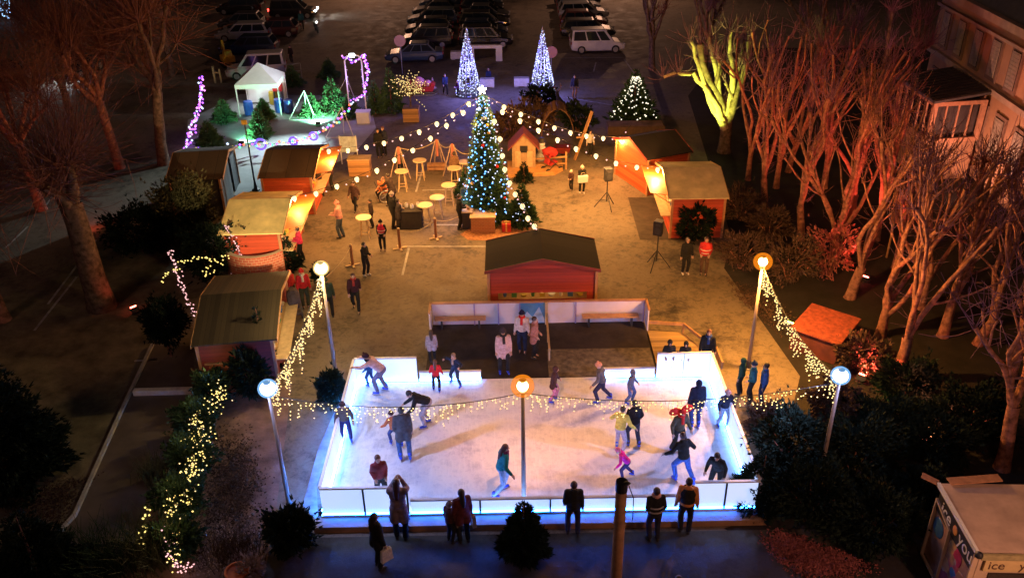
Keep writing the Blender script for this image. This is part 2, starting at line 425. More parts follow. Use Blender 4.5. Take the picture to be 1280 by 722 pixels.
# ------------------------------------------------------------------ materials of the place
RED = PLANK('red_planks', (.46, .06, .025), 'Z', .15, .6)
REDX = PLANK('hut_planks_orange', (.55, .10, .03), 'Z', .15, .6)
WOOD = PLANK('pine_planks', (.42, .23, .09), 'Z', .12, .6)
WOODX = PLANK('pine_planks_deck', (.36, .24, .1), 'Y', .14, .6)
DARKRED = PLANK('dark_red_planks', (.2, .03, .02), 'Z', .15, .6)
GREYWOOD = PLANK('grey_planks', (.16, .15, .14), 'X', .15, .8)
TIMBER = M('timber', (.38, .21, .09), .7, .3, 5, .2)
PALEWOOD = M('pale_timber', (.55, .4, .22), .7, .2, 5, .2)
OLDWOOD = M('weathered_post_wood', (.34, .18, .09), .8, .35, 4, .3)
FELT = PLANK('roof_felt_brown', (.08, .045, .026), 'Y', .95, .95, .4, .025)
FELTB = PLANK('roof_felt_black', (.017, .011, .011), 'Y', .8, .97, .4, .025)
SHEET = M('roof_sheet_tan', (.74, .55, .24), .75, .25, 1.3, .25)
SHEETP = M('roof_sheet_pale', (.62, .5, .3), .75, .25, 1.3, .25)
ROOFPL = PLANK('roof_boards_olive', (.042, .03, .015), 'Y', .16, .85)
STEEL = M('galvanised_steel', (.42, .42, .43), .4, .2, 4, metal=.7)
DARKMETAL = M('dark_painted_metal', (.03, .03, .035), .45, .2, 4)
BLACKPL = M('black_plastic', (.015, .015, .017), .45, .2, 6)
WHITEP = M('white_plastic', (.75, .75, .74), .45, .06, 2)
CLOTHW = M('white_canvas', (.78, .78, .78), .8, .06, 2)
ROPE = M('rope', (.45, .36, .24), .9, .2, 20)
CONC = M('concrete', (.36, .35, .33), .85, .15, 3, .2)
INSIDE = M('hut_interior_pine', (.5, .3, .12), .7, .2, 4)
TYRE = M('tyre_rubber', (.015, .015, .015), .8, .2)
WARM = (1., .62, .25); SODIUM = (1., .42, .08)
BULB = EM('festoon_bulb', (1., .76, .36), 1.9)
LEDW = EM('led_warm', (1., .68, .26), 2.2); LEDG = EM('led_yellow', (1., .74, .2), 2.0)
LEDB = EM('led_blue', (.10, .33, 1.), 3.2); LEDC = EM('led_cold_white', (.62, .72, 1.), 2.4)
LEDP = EM('led_purple', (.4, .1, 1.), 3.5); LEDK = EM('led_pink', (1., .5, .5), 1.8); LEDR = EM('led_red', (1., .12, .05), 3)
LEDGR = EM('led_green', (.1, 1., .35), 2.5); LEDM = EM('led_magenta', (.95, .25, .9), 3)

# ------------------------------------------------------------------ ground
def ground_material(name='asphalt', k=1.2, r0=.62):
    m, nt, b = new_mat(name); L = nt.links
    n1 = noise(nt, .22, 6, rough=.65); n2 = noise(nt, .9, 8, rough=.72); n3 = noise(nt, 26, 3); n4 = noise(nt, 3.2, 6, rough=.7); n4.inputs['Distortion'].default_value = 1.2
    def mul(a, v, c=None):
        q = nt.nodes.new('ShaderNodeMath'); q.operation = 'MULTIPLY_ADD'; L.new(a, q.inputs[0]); q.inputs[1].default_value = v
        if c is not None: L.new(c, q.inputs[2])
        else: q.inputs[2].default_value = 0
        return q.outputs[0]
    f = mul(n1.outputs['Fac'], .3, mul(n2.outputs['Fac'], .4, mul(n4.outputs['Fac'], .3)))
    r = ramp(nt, f, [(.36, (.02*k, .016*k, .012*k)), (.43, (.07*k, .056*k, .04*k)), (.48, (.135*k, .106*k, .074*k)), (.53, (.175*k, .14*k, .10*k)), (.57, (.115*k, .09*k, .064*k)), (.62, (.17*k, .135*k, .1*k)), (.68, (.26*k, .215*k, .17*k))])
    m2 = nt.nodes.new('ShaderNodeMix'); m2.data_type = 'RGBA'; m2.blend_type = 'MULTIPLY'; m2.inputs[0].default_value = 1
    r3 = ramp(nt, n3.outputs['Fac'], [(.3, (.86, .86, .86)), (.7, (1.1, 1.1, 1.1))])
    L.new(r.outputs[0], m2.inputs[6]); L.new(r3.outputs[0], m2.inputs[7]); L.new(m2.outputs[2], b.inputs['Base Color'])
    rr = ramp(nt, n2.outputs['Fac'], [(.35, (r0,)*3), (.6, (.88,)*3)]); L.new(rr.outputs[0], b.inputs['Roughness'])
    bump(nt, b, n3.outputs['Fac'], .25, .015)
    return m
def sheet(name, pts, z, mat, kind='structure'):
    mb = MB(); mb.add([(p.x, p.y, z) for p in pts], [tuple(range(len(pts)))])
    o = mb.build(name, mat, fix=False)
    return tag(o, kind=kind)
ASPH = ground_material()
sheet('ground', [Vector((-900, -300, 0)), Vector((900, -300, 0)), Vector((900, 1500, 0)), Vector((-900, 1500, 0))], 0, ASPH)
LAWN = M('lawn_soil', (.17, .14, .085), .95, .55, 1.2, .8)
SOIL = M('bare_soil', (.2, .12, .09), .95, .5, 1.5, .8)
PATHM = M('path_asphalt', (.12, .09, .07), .85, .3, .9, .3)
KERBM = M('kerb_stone', (.42, .4, .36), .85, .2, 3)
sheet('front_road', [Vector((-7.2, 17.6, 0)), Vector((8.5, 17.6, 0)), Vector((9.5, 14, 0)), Vector((9.5, 2, 0)), Vector((-9, 2, 0)), Vector((-8, 14, 0))], .006, ground_material('wet_dark_asphalt', .36, .3))
PAINT = M('road_paint_worn', (.42, .41, .38), .8, .45, 2.5)
sheet('lawn', [G(*p) for p in ((190, 432), (93, 645), (20, 722), (-220, 722), (-150, 430), (60, 350), (150, 290), (215, 290), (228, 330), (205, 400))], .004, LAWN)
sheet('footpath', [G(*p) for p in ((192, 432), (245, 432), (240, 480), (205, 600), (150, 722), (20, 722), (95, 645))], .008, PATHM)
sheet('shrub_bed', [G(*p) for p in ((245, 470), (300, 490), (365, 480), (345, 640), (330, 722), (150, 722), (200, 610), (238, 490))], .012, SOIL)
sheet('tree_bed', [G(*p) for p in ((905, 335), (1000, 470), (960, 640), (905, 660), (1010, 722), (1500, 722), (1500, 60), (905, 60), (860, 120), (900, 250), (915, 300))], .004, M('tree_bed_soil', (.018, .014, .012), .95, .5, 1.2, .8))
kb = MB()
pp = [G(*p) for p in ((191, 432), (150, 520), (94, 645), (30, 715))]
for a, b_ in zip(pp, pp[1:]): kb.bar(a+Vector((0, 0, .05)), b_+Vector((0, 0, .05)), .1, .12)
tag(kb.build('kerb', KERBM), kind='structure')
mk = MB()
def line(a, b, w=.1, z=.008):
    a, b = G(*a), G(*b); d = (b-a).normalized(); n = Vector((-d.y, d.x, 0))*w/2; k = Vector((0, 0, z))
    mk.quad(a-n+k, b-n+k, b+n+k, a+n+k)
for a, b_ in (((53, 263), (90, 212)), ((96, 346), (43, 413)), ((7, 310), (35, 283)), ((43, 190), (73, 153)), ((2, 156), (50, 103)), ((503, 344), (511, 310)), ((503, 308), (612, 308)),
              ((545, 281), (612, 281)), ((520, 240), (530, 205)), ((528, 238), (600, 236)), ((708, 122), (768, 132)), ((745, 78), (742, 90)), ((700, 73), (780, 72)), ((780, 74), (795, 95)),
              ((330, 108), (300, 106)), ((365, 55), (385, 54)), ((120, 300), (60, 380)), ((612, 308), (700, 311)), ((410, 390), (395, 372)), ((300, 250), (345, 248)), ((168, 451), (196, 449))):
    line(a, b_)
tag(mk.build('parking_markings', PAINT, fix=False), kind='structure')
sheet('pavement', [G(*p) for p in ((222, 240), (322, 246), (440, 195), (470, 160), (460, 120), (300, 118), (235, 150))], .004, M('pale_pavement', (.45, .45, .44), .85, .2, .8, .2))
# frost blown off the ice lies along the boards
FROST = M('frost', (.5, .52, .55), .8, .35, 3, .5)
sheet('frost_patch', [G(*p) for p in ((425, 500), (398, 560), (378, 632), (398, 652), (396, 606), (420, 540), (436, 495))], .016, M('frosty_asphalt', (.24, .25, .27), .8, .5, 1.4, .5))

# ------------------------------------------------------------------ ice rink
X0, X1, Y0, Y1, ZI, ZB = -5.4, 6.72, 18.15, 24.62, .25, 1.2
def ice_material():
    m, nt, b = new_mat('ice'); L = nt.links
    n1 = noise(nt, .55, 5); n2 = noise(nt, 2.6, 8, rough=.75); tc = nt.nodes.new('ShaderNodeTexCoord'); lines = None
    for rot, sc_ in ((.45, (9, .8, 1)), (-.65, (11, .9, 1)), (1.25, (8, .7, 1))):
        mp = nt.nodes.new('ShaderNodeMapping'); mp.inputs['Scale'].default_value = sc_; mp.inputs['Rotation'].default_value = (0, 0, rot); L.new(tc.outputs['Object'], mp.inputs[0])
        n3 = nt.nodes.new('ShaderNodeTexNoise'); n3.inputs['Scale'].default_value = .8; n3.inputs['Detail'].default_value = 3; n3.inputs['Distortion'].default_value = 2.2; L.new(mp.outputs[0], n3.inputs['Vector'])
        q = ramp(nt, n3.outputs['Fac'], [(.60, (0, 0, 0)), (.66, (1, 1, 1))])
        if lines is None: lines = q.outputs[0]
        else:
            k = nt.nodes.new('ShaderNodeMath'); k.operation = 'MAXIMUM'; L.new(lines, k.inputs[0]); L.new(q.outputs[0], k.inputs[1]); lines = k.outputs[0]
    h = nt.nodes.new('ShaderNodeMath'); h.operation = 'MULTIPLY_ADD'; L.new(n2.outputs['Fac'], h.inputs[0]); h.inputs[1].default_value = .6
    h2 = nt.nodes.new('ShaderNodeMath'); h2.operation = 'MULTIPLY'; L.new(n1.outputs['Fac'], h2.inputs[0]); h2.inputs[1].default_value = .4; L.new(h2.outputs[0], h.inputs[2])
    r = ramp(nt, h.outputs[0], [(.34, (.46, .50, .58)), (.44, (.64, .66, .72)), (.52, (.8, .81, .84)), (.6, (.66, .69, .75)), (.68, (.52, .56, .65))])
    mx = nt.nodes.new('ShaderNodeMix'); mx.data_type = 'RGBA'; lf = nt.nodes.new('ShaderNodeMath'); lf.operation = 'MULTIPLY'; L.new(lines, lf.inputs[0]); L.new(n2.outputs['Fac'], lf.inputs[1]); L.new(lf.outputs[0], mx.inputs[0]); L.new(r.outputs[0], mx.inputs[6]); mx.inputs[7].default_value = (.85, .87, .9, 1)
    L.new(mx.outputs[2], b.inputs['Base Color'])
    rr = ramp(nt, n1.outputs['Fac'], [(.38, (.22, .22, .22)), (.6, (.6, .6, .6))]); L.new(rr.outputs[0], b.inputs['Roughness'])
    bump(nt, b, lines, .12, .01)
    return m
rink = thing('ice_rink', 'rectangular ice rink with glowing white boards in the market square', 'ice rink', ((X0+X1)/2, (Y0+Y1)/2, 0))
ro = Vector(rink.location)
def rl(mb, name, mat, parent=rink, **k):   # build in world coordinates under the rink
    o = mb.build(name, mat, parent, **k); o.location = Vector(o.location)-(ro if parent is rink else Vector((0, 0, 0))); return o
mb = MB(); mb.box(((X0+X1)/2, (Y0+Y1)/2, .11), (X1-X0, Y1-Y0, .22)); rl(mb, 'platform', PALEWOOD)
mb = MB(); mb.box(((X0+X1)/2, (Y0+Y1)/2, .235), (X1-X0-.02, Y1-Y0-.02, .03)); rl(mb, 'ice_sheet', ice_material())
mb = MB(); mb.box(((X0+X1)/2, Y0-.19, .1), (X1-X0+.3, .38, .2)); rl(mb, 'sill', M('wet_wood_sill', (.3, .17, .09), .5, .35, 2, .3))
PANEL = EM('board_panel_glow', (.46, .62, 1.), 1.05, True, (.75, .77, .82))
STRIP = EM('led_strip_cyan', (.10, .33, 1.), 40, True)
STRIPB = EM('led_strip_blue', (.01, .12, 1.), 120, True)
RAIL = M('board_rail', (.72, .72, .75), .4, .08, 3)
def board(a, b_, top, outer=None):
    """one board from a to b (x, y) with its lit strip inside and outside"""
    a = Vector((a[0], a[1], 0)); b_ = Vector((b_[0], b_[1], 0)); d = (b_-a).normalized(); inn = Vector((-d.y, d.x, 0))
    if inn.dot(Vector((ro.x, ro.y, 0))-(a+b_)/2) < 0: inn = -inn
    g = d*.012
    mb = MB(); mb.bar(a+g+Vector((0, 0, (ZI+top)/2+.02)), b_-g+Vector((0, 0, (ZI+top)/2+.02)), .04, top-ZI-.1)
    o = rl(mb, 'board', PANEL)
    def sub(mb, n, m):
        s = mb.build(n, m, o); return s
    mb = MB(); mb.bar(a+g+inn*.035+Vector((0, 0, ZI+.075)), b_-g+inn*.035+Vector((0, 0, ZI+.075)), .026, .075); sub(mb, 'led_strip', STRIP)
    if outer: mb = MB(); mb.bar(a+g-inn*.035+Vector((0, 0, ZI+.05)), b_-g-inn*.035+Vector((0, 0, ZI+.05)), .026, .05); sub(mb, 'outer_led_strip', outer)
    mb = MB(); mb.bar(a+Vector((0, 0, top+.005)), b_+Vector((0, 0, top+.005)), .085, .045); sub(mb, 'top_rail', RAIL)
    mb = MB(); mb.bar(a+g+Vector((0, 0, ZI+.012)), b_-g+Vector((0, 0, ZI+.012)), .1, .03); sub(mb, 'kick_rail', RAIL)
    mb = MB(); mb.box(b_-d*.02-inn*.03+Vector((0, 0, (ZI+top)/2)), (.05, .05, top-ZI-.06)); sub(mb, 'upright', DARKMETAL)
def run(a, b_, n, top, outer=None):
    a, b_ = Vector(a), Vector(b_)
    for i in range(n): board(a.lerp(b_, i/n), a.lerp(b_, (i+1)/n), top, outer)
XL = (X0+.05, X1-.05); ZL = .85-.12
run((X0+.05, Y0+.06), (X0+2.45, Y0+.06), 2, ZB, STRIPB); run((X0+2.5, Y0+.06), (4.85, Y0+.06), 4, ZL, STRIPB); run((4.9, Y0+.06), (X1-.05, Y0+.06), 2, ZB, STRIPB)
run((X0+.05, Y0+.12), (X0+.05, Y1-.12), 4, ZB, EM('led_strip_blue_side', (.02, .2, 1.), 330, True)); run((X1-.05, Y0+.12), (X1-.05, Y1-.12), 4, ZB)
run((X0+.05, Y1-.06), (-3.25, Y1-.06), 1, ZB); run((-3.2, Y1-.06), (-1.1, Y1-.06), 1, .62); run((3.0, Y1-.06), (4.8, Y1-.06), 1, .62); run((4.85, Y1-.06), (X1-.05, Y1-.06), 2, ZB)

# ------------------------------------------------------------------ skate-change shelter behind the rink
RUBBER = M('rubber_matting', (.03, .022, .02), .75, .5, 2, .5)
mb = MB(); mb.box((.95, 26.45, .11), (8.0, 3.6, .22)); dk = mb.build('rubber_deck', RUBBER); tag(dk, 'black rubber covered deck between the ice and the changing screens', 'deck')
mb = MB(); mb.box((3.06, 25.55, .229), (3.7, 1.7, .012)); d2 = mb.build('mat', M('worn_mat', (.13, .105, .07), .85, .55, 5, .5)); tag(d2, 'worn brown floor mat lying on the right half of the black deck', 'mat')
sc = thing('changing_screen', 'low white screen wall with bench bays behind the rink deck', 'screen', (.95, 28.2, .22))
so = Vector(sc.location)
def sl(mb, n, m, parent=sc, **k):
    o = mb.build(n, m, parent, **k); o.location = Vector(o.location)-so; return o
SCR = M('screen_panel_white', (.72, .66, .72), .5, .06, 2)
for i, (xa, xb) in enumerate(((-3.0, -1.45), (-1.4, -.55), (-.5, .25), (1.25, 2.35), (2.4, 4.9))):
    mb = MB(); mb.box(((xa+xb)/2, 28.25, .68), (xb-xa, .04, .9)); sl(mb, 'panel', SCR)
    mb = MB(); mb.box((xb+.025, 28.22, .68), (.05, .07, .92)); sl(mb, 'upright', M('lilac_upright', (.35, .3, .55), .5, .1))
mb = MB(); mb.box((.75, 28.25, .68), (.98, .04, .9))
pn = sl(mb, 'panel', M('poster_blue', (.12, .3, .5), .5, .25, 1.5)); pn['label'] = 'panel with a printed blue mountain scene'
mb = MB(); mb.add([(.3, 28.222, .3), (.55, 28.222, .75), (.75, 28.222, .5), (1.0, 28.222, .95), (1.2, 28.222, .4), (1.2, 28.222, .26), (.3, 28.222, .26)], [tuple(range(7))]); sl(mb, 'poster_mountain', M('poster_white', (.62, .72, .8), .5, .1), fix=False)
mb = MB(); mb.box((.97, 28.25, 1.16), (8.1, .11, .06))
for x in (-3.05, 5.0): mb.box((x, 27.9, 1.16), (.08, .8, .06))
sl(mb, 'top_rail', M('screen_rail_wood', (.5, .25, .13), .6, .2, 3))
for x in (-3.05, 5.0):
    mb = MB(); mb.box((x, 27.9, .68), (.04, .7, .9)); sl(mb, 'side_panel', SCR)
mb = MB(); mb.box((1.27, 26.9, .72), (.07, 2.5, .06)); mb.box((1.27, 28.16, .68), (.1, .08, 1.0)); mb.box((1.27, 25.7, .46), (.06, .06, .5)); mb.box((1.27, 26.9, .46), (.05, .05, .5)); sl(mb, 'divider_rail', PALEWOOD)
def bench(x, y, w, label):
    t = thing('bench', label, 'bench', (x, y, .22), 0, 'benches in the changing screen')
    mb = MB(); mb.box((0, 0, .42), (w, .3, .05)); mb.build('seat', M('bench_wood', (.5, .28, .14), .6, .2), t, bevel=.01)
    for q in (-1, 1):
        mb = MB(); mb.box((q*(w/2-.25), 0, .2), (.06, .24, .4)); mb.build('leg', DARKMETAL, t)
bench(-1.95, 27.98, 1.9, 'wooden bench against the white screen left of the poster'); bench(3.65, 27.98, 2.1, 'wooden bench against the white screen at the right end')
wd = thing('wooden_platform', 'pale plank platform at the back right corner of the rink', 'platform', (6.1, 26.2, 0))
mb = MB(); mb.prism([(-1.1, -1.5), (1.0, -1.5), (1.0, -.6), (.2, 1.2), (-1.1, 1.4)], 0, .22, 'z'); mb.build('decking', WOODX, wd)
mb = MB(); mb.bar((1.02, -1.5, .55), (1.02, -.5, .55), .06, .3); mb.bar((1.02, -.5, .55), (.2, 1.25, .55), .06, .12); mb.bar((.2, 1.25, .55), (-1.1, 1.45, .55), .06, .12)
for p in ((1.02, -.5), (.2, 1.25)): mb.box((p[0], p[1], .3), (.07, .07, .6))
mb.build('handrail', TIMBER, wd)

# ------------------------------------------------------------------ market huts
def hut(x, y, rz, label, L=4.2, D=2.3, ez=2.0, rzr=2.55, roof=FELT, wall=RED, hatch=True, flap=None, light=0., counter=True, lit=None, open_h=1.0, sill=.95, goods=True, flap_tilt=8, leds=False, door=True):
    """market chalet: long front towards local -Y, gable over the front"""
    t = thing('market_hut', label, 'hut', (x, y, 0), rz, 'wooden market huts')
    w2, d2 = L/2, D/2
    mb = MB(); th = .05
    mb.box((0, d2-th/2, ez/2), (L, th, ez)); 
    for q in (-1, 1): mb.box((q*(w2-th/2), 0, ez/2), (th, D-2*th-.004, ez))
    gp = [(-w2, ez), (w2, ez), (0, rzr-.03)]
    mb.prism(gp, d2-th, d2, 'y')
    top = sill+open_h if hatch else ez
    mb.prism([(-w2, ez+.001), (w2, ez+.001), (0, rzr-.03)], -d2, -d2+th, 'y')
    if hatch:
        mb.box((0, -d2+th/2, sill/2), (L-.11, th, sill))
        for q in (-1, 1): mb.box((q*(w2-.2), -d2+th/2, (sill+ez)/2), (.28, th, ez-sill))
        if ez-top > .02: mb.box((0, -d2+th/2, (top+ez)/2), (L-.68, th, ez-top))
    elif door:
        mb.box((-.85, -d2+th/2, ez/2), (L-1.8, th, ez)); mb.box((w2-.1, -d2+th/2, ez/2), (.2, th, ez))
    else: mb.box((0, -d2+th/2, ez/2), (L, th, ez))
    mb.build('wall', wall, t)
    mb = MB(); mb.box((0, 0, .03), (L-.12, D-.12, .06)); mb.build('floor', INSIDE, t)
    for x in (-1, 1):
        for y in (-1, 1): mb = MB(); mb.box((x*(w2+.012), y*(d2+.012), (ez-.06)/2), (.1, .1, ez-.06)); mb.build('corner_post', M('corner_post_pale', (.4, .2, .1), .7, .2, 3), t)
    ov = .14; sl_ = (rzr-ez)/w2
    for q in (-1, 1):
        mb = MB(); e = w2+ov
        pts = [(0, rzr), (q*e, rzr-sl_*e), (q*e, rzr-sl_*e+.05), (0, rzr+.06)]
        mb.prism(pts if q < 0 else pts[::-1], -d2-.2, d2+.14, 'y'); mb.build('roof', roof, t)
    for yy in (-d2-.215, d2+.155):
        mb = MB(); e = w2+ov+.01; z1 = rzr-sl_*e
        mb.prism([(-e, z1-.06), (0, rzr-.06), (e, z1-.06), (e, z1+.07), (0, rzr+.07), (-e, z1+.07)], yy-.0125, yy+.0125, 'y')
        mb.build('bargeboard', TIMBER if roof is not FELTB else DARKRED, t)
    if hatch and flap is not None:
        ang = R(flap_tilt); fl = .95
        mb = MB(); a = Vector((0, -d2-.03, top)); b_ = a+Vector((0, -fl*math.cos(ang), fl*math.sin(ang)))
        mb.bar(a, b_, L-.7, .03)
        for q in (-1, 1): mb.bar((q*(w2-.55), -d2-.03, top-.45), (q*(w2-.55), b_.y+.15, b_.z-.06), .025)
        mb.build('hatch_flap', flap, t)
    if hatch and counter:
        mb = MB(); mb.box((0, -d2-.2, sill+.02), (L-.6, .45, .04)); mb.build('counter', PALEWOOD, t, bevel=.006)
        mb = MB(); mb.box((0, -d2+.2, sill+.02), (L-.7, .32, .04)); mb.box((0, d2-.25, 1.1), (L-.5, .3, .03)); mb.box((0, d2-.25, 1.5), (L-.5, .3, .03)); mb.build('shelf', INSIDE, t)
    if not hatch and door:
        mb = MB(); mb.box((w2-.7, -d2+.03, .95), (.98, .03, 1.88)); mb.build('door', DARKMETAL, t)
    if goods and hatch:
        cols = [(.6, .6, .55), (.4, .05, .04), (.05, .12, .3), (.5, .35, .05), (.08, .25, .08), (.5, .4, .3)]
        for k in range(9):
            mb = MB(); xx = -w2+.6+k*(L-1.2)/8; c = cols[random.randrange(6)]
            if k % 3 == 0: mb.lathe((xx, -d2+.2, sill+.042), [(.06, 0), (.07, .05), (.07, .16), (.03, .2), (.025, .26)], 8)
            elif k % 3 == 1: mb.box((xx, -d2+.2, sill+.042+.09), (.2, .18, .18))
            else: mb.lathe((xx, -d2+.2, sill+.042), [(.1, 0), (.14, .1), (.15, .12)], 10)
            mb.build('goods', M('goods_%d%d%d' % tuple(int(v*99) for v in c), c, .5, .15), t)
    if light:
        mb = MB(); mb.bar((-w2*.6, 0, ez-.06), (w2*.6, 0, ez-.06), .06, .04); mb.build('lamp', EM('hut_tube_lamp', WARM, 8), t)
        point_light('hut_light', (0, -.1, ez-.25), lit or WARM, light, .15, t)
    if leds:
        T = MB(); 
        for q in (-1, 1):
            for k in range(22):
                z = ez-k*.085; T.ell((q*(w2-.02)+random.uniform(-.03, .03), -d2-.04, z), .016, 4, 3)
        o = T.build('led_lights', LEDW, t); o['kind'] = 'stuff'
    return t
ORANGE_FLAP = M('orange_flap', (.55, .2, .05), .6, .15, 3)
hut(-15.25, 41.1, R(96), 'dark shuttered market hut with grey side at the edge of the pale paving', wall=GREYWOOD, hatch=False, roof=FELT)
hut(-10.72, 41.2, R(91), 'orange market hut with brown roof and a crowd at its lit counter', roof=FELT, wall=REDX, flap=ORANGE_FLAP, light=75, leds=True)
hut(-10.85, 35.0, R(91), 'market hut with tan sheet roof and raised orange flap', roof=SHEET, wall=RED, flap=ORANGE_FLAP, light=50)
hut(-9.5, 26.75, R(97), 'olive plank roofed market hut beside the left lamp post garland', L=4.6, D=2.4, ez=2.05, roof=ROOFPL, wall=DARKRED, light=45)
hut(1.17, 30.5, 0, 'dark gabled market hut standing right behind the rink screen', roof=FELTB, wall=PLANK('deep_red_planks', (.34, .04, .02), 'Z', .15, .6), L=4.1, ez=1.96, rzr=2.42, open_h=.3, sill=.62, light=40, counter=False)
hut(7.3, 42.6, R(-67), 'red orange market hut with black roof under the right string of bulbs', roof=FELTB, wall=REDX, hatch=False, door=False, L=3.2)
hut(8.4, 37.85, R(-91), 'market hut with pale sheet roof and orange flap behind a dark fir', roof=SHEETP, wall=RED, flap=ORANGE_FLAP, light=50)
# cupboard against the olive hut
t = thing('cabinet', 'small orange wooden cabinet against the end of the olive roofed hut', 'cabinet', G(284, 491), R(6))
mb = MB(); mb.box((0, .25, .62), (.9, .5, 1.2)); mb.build('body', REDX, t); mb = MB(); mb.box((0, .23, 1.25), (1.02, .62, .06)); mb.build('lid', OLDWOOD, t)
mb = MB(); mb.box((0, -.012, .62), (.8, .02, 1.05)); mb.build('door', M('cabinet_door', (.48, .13, .045), .5, .15, 2), t); mb = MB(); mb.ell((.3, -.04, .65), .03); mb.build('handle', STEEL, t)
# curved brick-pattern counter between two huts
bw = thing('curved_wall', 'low curved red brick wall between the tan and olive roofed huts', 'wall', Vector((-10.75, 32.45, 0)))
mb = MB(); n = 14
for zt in (0, 1):
    pass
ang = [math.pi*.5+(-1.25+2.5*i/n)*.75 for i in range(n+1)]
vs = [];
for r_ in (2.0, 1.75):
    for z in (0, 1.25): vs += [(r_*math.cos(a)*.75, -(r_*math.sin(a)*.8)+1.2, z) for a in ang]
k = n+1; fs = []
for i in range(n): fs += [(i, i+1, k+i+1, k+i), (2*k+i+1, 2*k+i, 3*k+i, 3*k+i+1), (k+i, k+i+1, 3*k+i+1, 3*k+i), (i+1, i, 2*k+i, 2*k+i+1)]
fs += [(0, k, 3*k, 2*k), (n, 2*k+n, 3*k+n, k+n)]
mb.add(vs, fs); mb.build('brickwork', BRICK('red_brick', (.42, .09, .05), (.3, .06, .04), (.4, .3, .22), 2.2), bw)

# ------------------------------------------------------------------ street lamps
def halo_mat(kind, col):
    """half see-through glowing shell that imitates the halo of a lamp"""
    m, nt, b = new_mat('lamp_halo_'+kind); m.cycles.emission_sampling = 'NONE'
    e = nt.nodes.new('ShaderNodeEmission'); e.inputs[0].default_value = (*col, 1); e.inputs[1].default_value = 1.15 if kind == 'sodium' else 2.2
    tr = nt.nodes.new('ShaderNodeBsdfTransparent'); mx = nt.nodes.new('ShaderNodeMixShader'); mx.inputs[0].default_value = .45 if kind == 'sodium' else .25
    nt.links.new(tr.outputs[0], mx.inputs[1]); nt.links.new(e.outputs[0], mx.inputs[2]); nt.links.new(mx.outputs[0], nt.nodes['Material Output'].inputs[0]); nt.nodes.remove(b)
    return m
def street_lamp(px, py, top, label, col, watts, es, kind='head', aim=None, ang=150, share=.42):
    b = G(px, py); h = HT(b, top)
    t = thing('street_lamp', label, 'street lamp', b, 0, 'street lamps round the rink')
    mb = MB(); mb.tube([(0, 0, .15), (0, 0, h-.12)], [.07, .045], 10); mb.build('pole', M('lamp_pole_paint', (.34, .27, .22), .5, .2, 3), t, smooth=True)
    mb = MB(); mb.lathe((0, 0, 0), [(.16, 0), (.16, .03), (.1, .06), (.09, .3), (.06, .34)], 12); mb.build('base', DARKMETAL, t)
    mb = MB(); mb.lathe((0, 0, h+.13), [(.09, 0), (.10, .03), (.05, .06), (.01, .08)], 12); mb.lathe((0, 0, h-.27), [(.05, 0), (.09, .04), (.10, .08)], 12)
    mb.build('lamp_fitting', DARKMETAL, t)
    rc, rb = (.15, .31) if kind == 'sodium' else (.2, .26)
    mb = MB(); mb.ell((0, 0, h-.03), (rc, rc, rc*.95), 20, 14); mb.build('lamp_bulb', EM('lamp_glow_'+kind, col if kind != 'sodium' else (1., .72, .3), es, True), t, smooth=True)
    mb = MB(); mb.ell((0, 0, h-.03), (rb, rb, rb*.95), 24, 16); mb.build('halo_shell', halo_mat(kind, {'sodium': (1., .26, .01), 'cool': (.25, .55, 1.), 'warm': (1., .7, .25)}[kind]), t, smooth=True)  # coloured glowing shell round the bulb, standing in for its halo
    p = Vector((0, .0, h-.05)); a = Vector(aim)-b if aim else None
    if aim:
        a.normalize(); p = p+Vector((a.x*.38, a.y*.38, -.05)); spot_light('lamp_light', p, Vector(aim)-b, col, watts, ang, .1, 1., t); 
        if kind == 'cool': point_light('lamp_side_light', (-a.x*.36, -a.y*.36, h-.12), col, watts*.09, .1, t)
    else:
        for q in (-1, 1): point_light('lamp_light', (q*.34, -.1, h-.12), col, watts*(share if q < 0 else 1-share), .1, t)
    return b, h
COOL = (.72, .88, 1.); WARMW = (1., .86, .55)
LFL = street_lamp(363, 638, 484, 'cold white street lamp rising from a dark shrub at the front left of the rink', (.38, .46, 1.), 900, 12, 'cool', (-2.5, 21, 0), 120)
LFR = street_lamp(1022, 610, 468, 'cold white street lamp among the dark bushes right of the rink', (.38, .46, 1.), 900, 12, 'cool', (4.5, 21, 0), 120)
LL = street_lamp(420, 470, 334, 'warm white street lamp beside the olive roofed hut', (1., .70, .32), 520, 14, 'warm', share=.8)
ll = [o for o in scn.objects if o.get('label', '').startswith('warm white street lamp')][0]
mb = MB(); mb.box((-.12, .14, LL[1]-.62), (.2, .16, .18), rz=R(28)); pj = mb.build('added_projector', DARKMETAL, ll)  # projector added to the pole to brighten the tan hut roof
mb = MB(); mb.box((-.17, .235, LL[1]-.62), (.15, .02, .13), rz=R(28)); mb.build('lens', MATS['lamp_glow_warm'], pj)
spot_light('roof_fill_light', (-.21, .3, LL[1]-.62), Vector((-10.9, 34.0, 1.9))-LL[0], (1., .74, .34), 5600, 27, .06, .5, ll)
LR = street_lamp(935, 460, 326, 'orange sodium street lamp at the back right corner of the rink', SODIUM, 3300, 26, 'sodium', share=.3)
LC = street_lamp(655, 636, 481, 'orange sodium street lamp standing at the front boards of the rink', (1., .37, .13), 900, 26, 'sodium', (.9, 22.9, 0), 112)

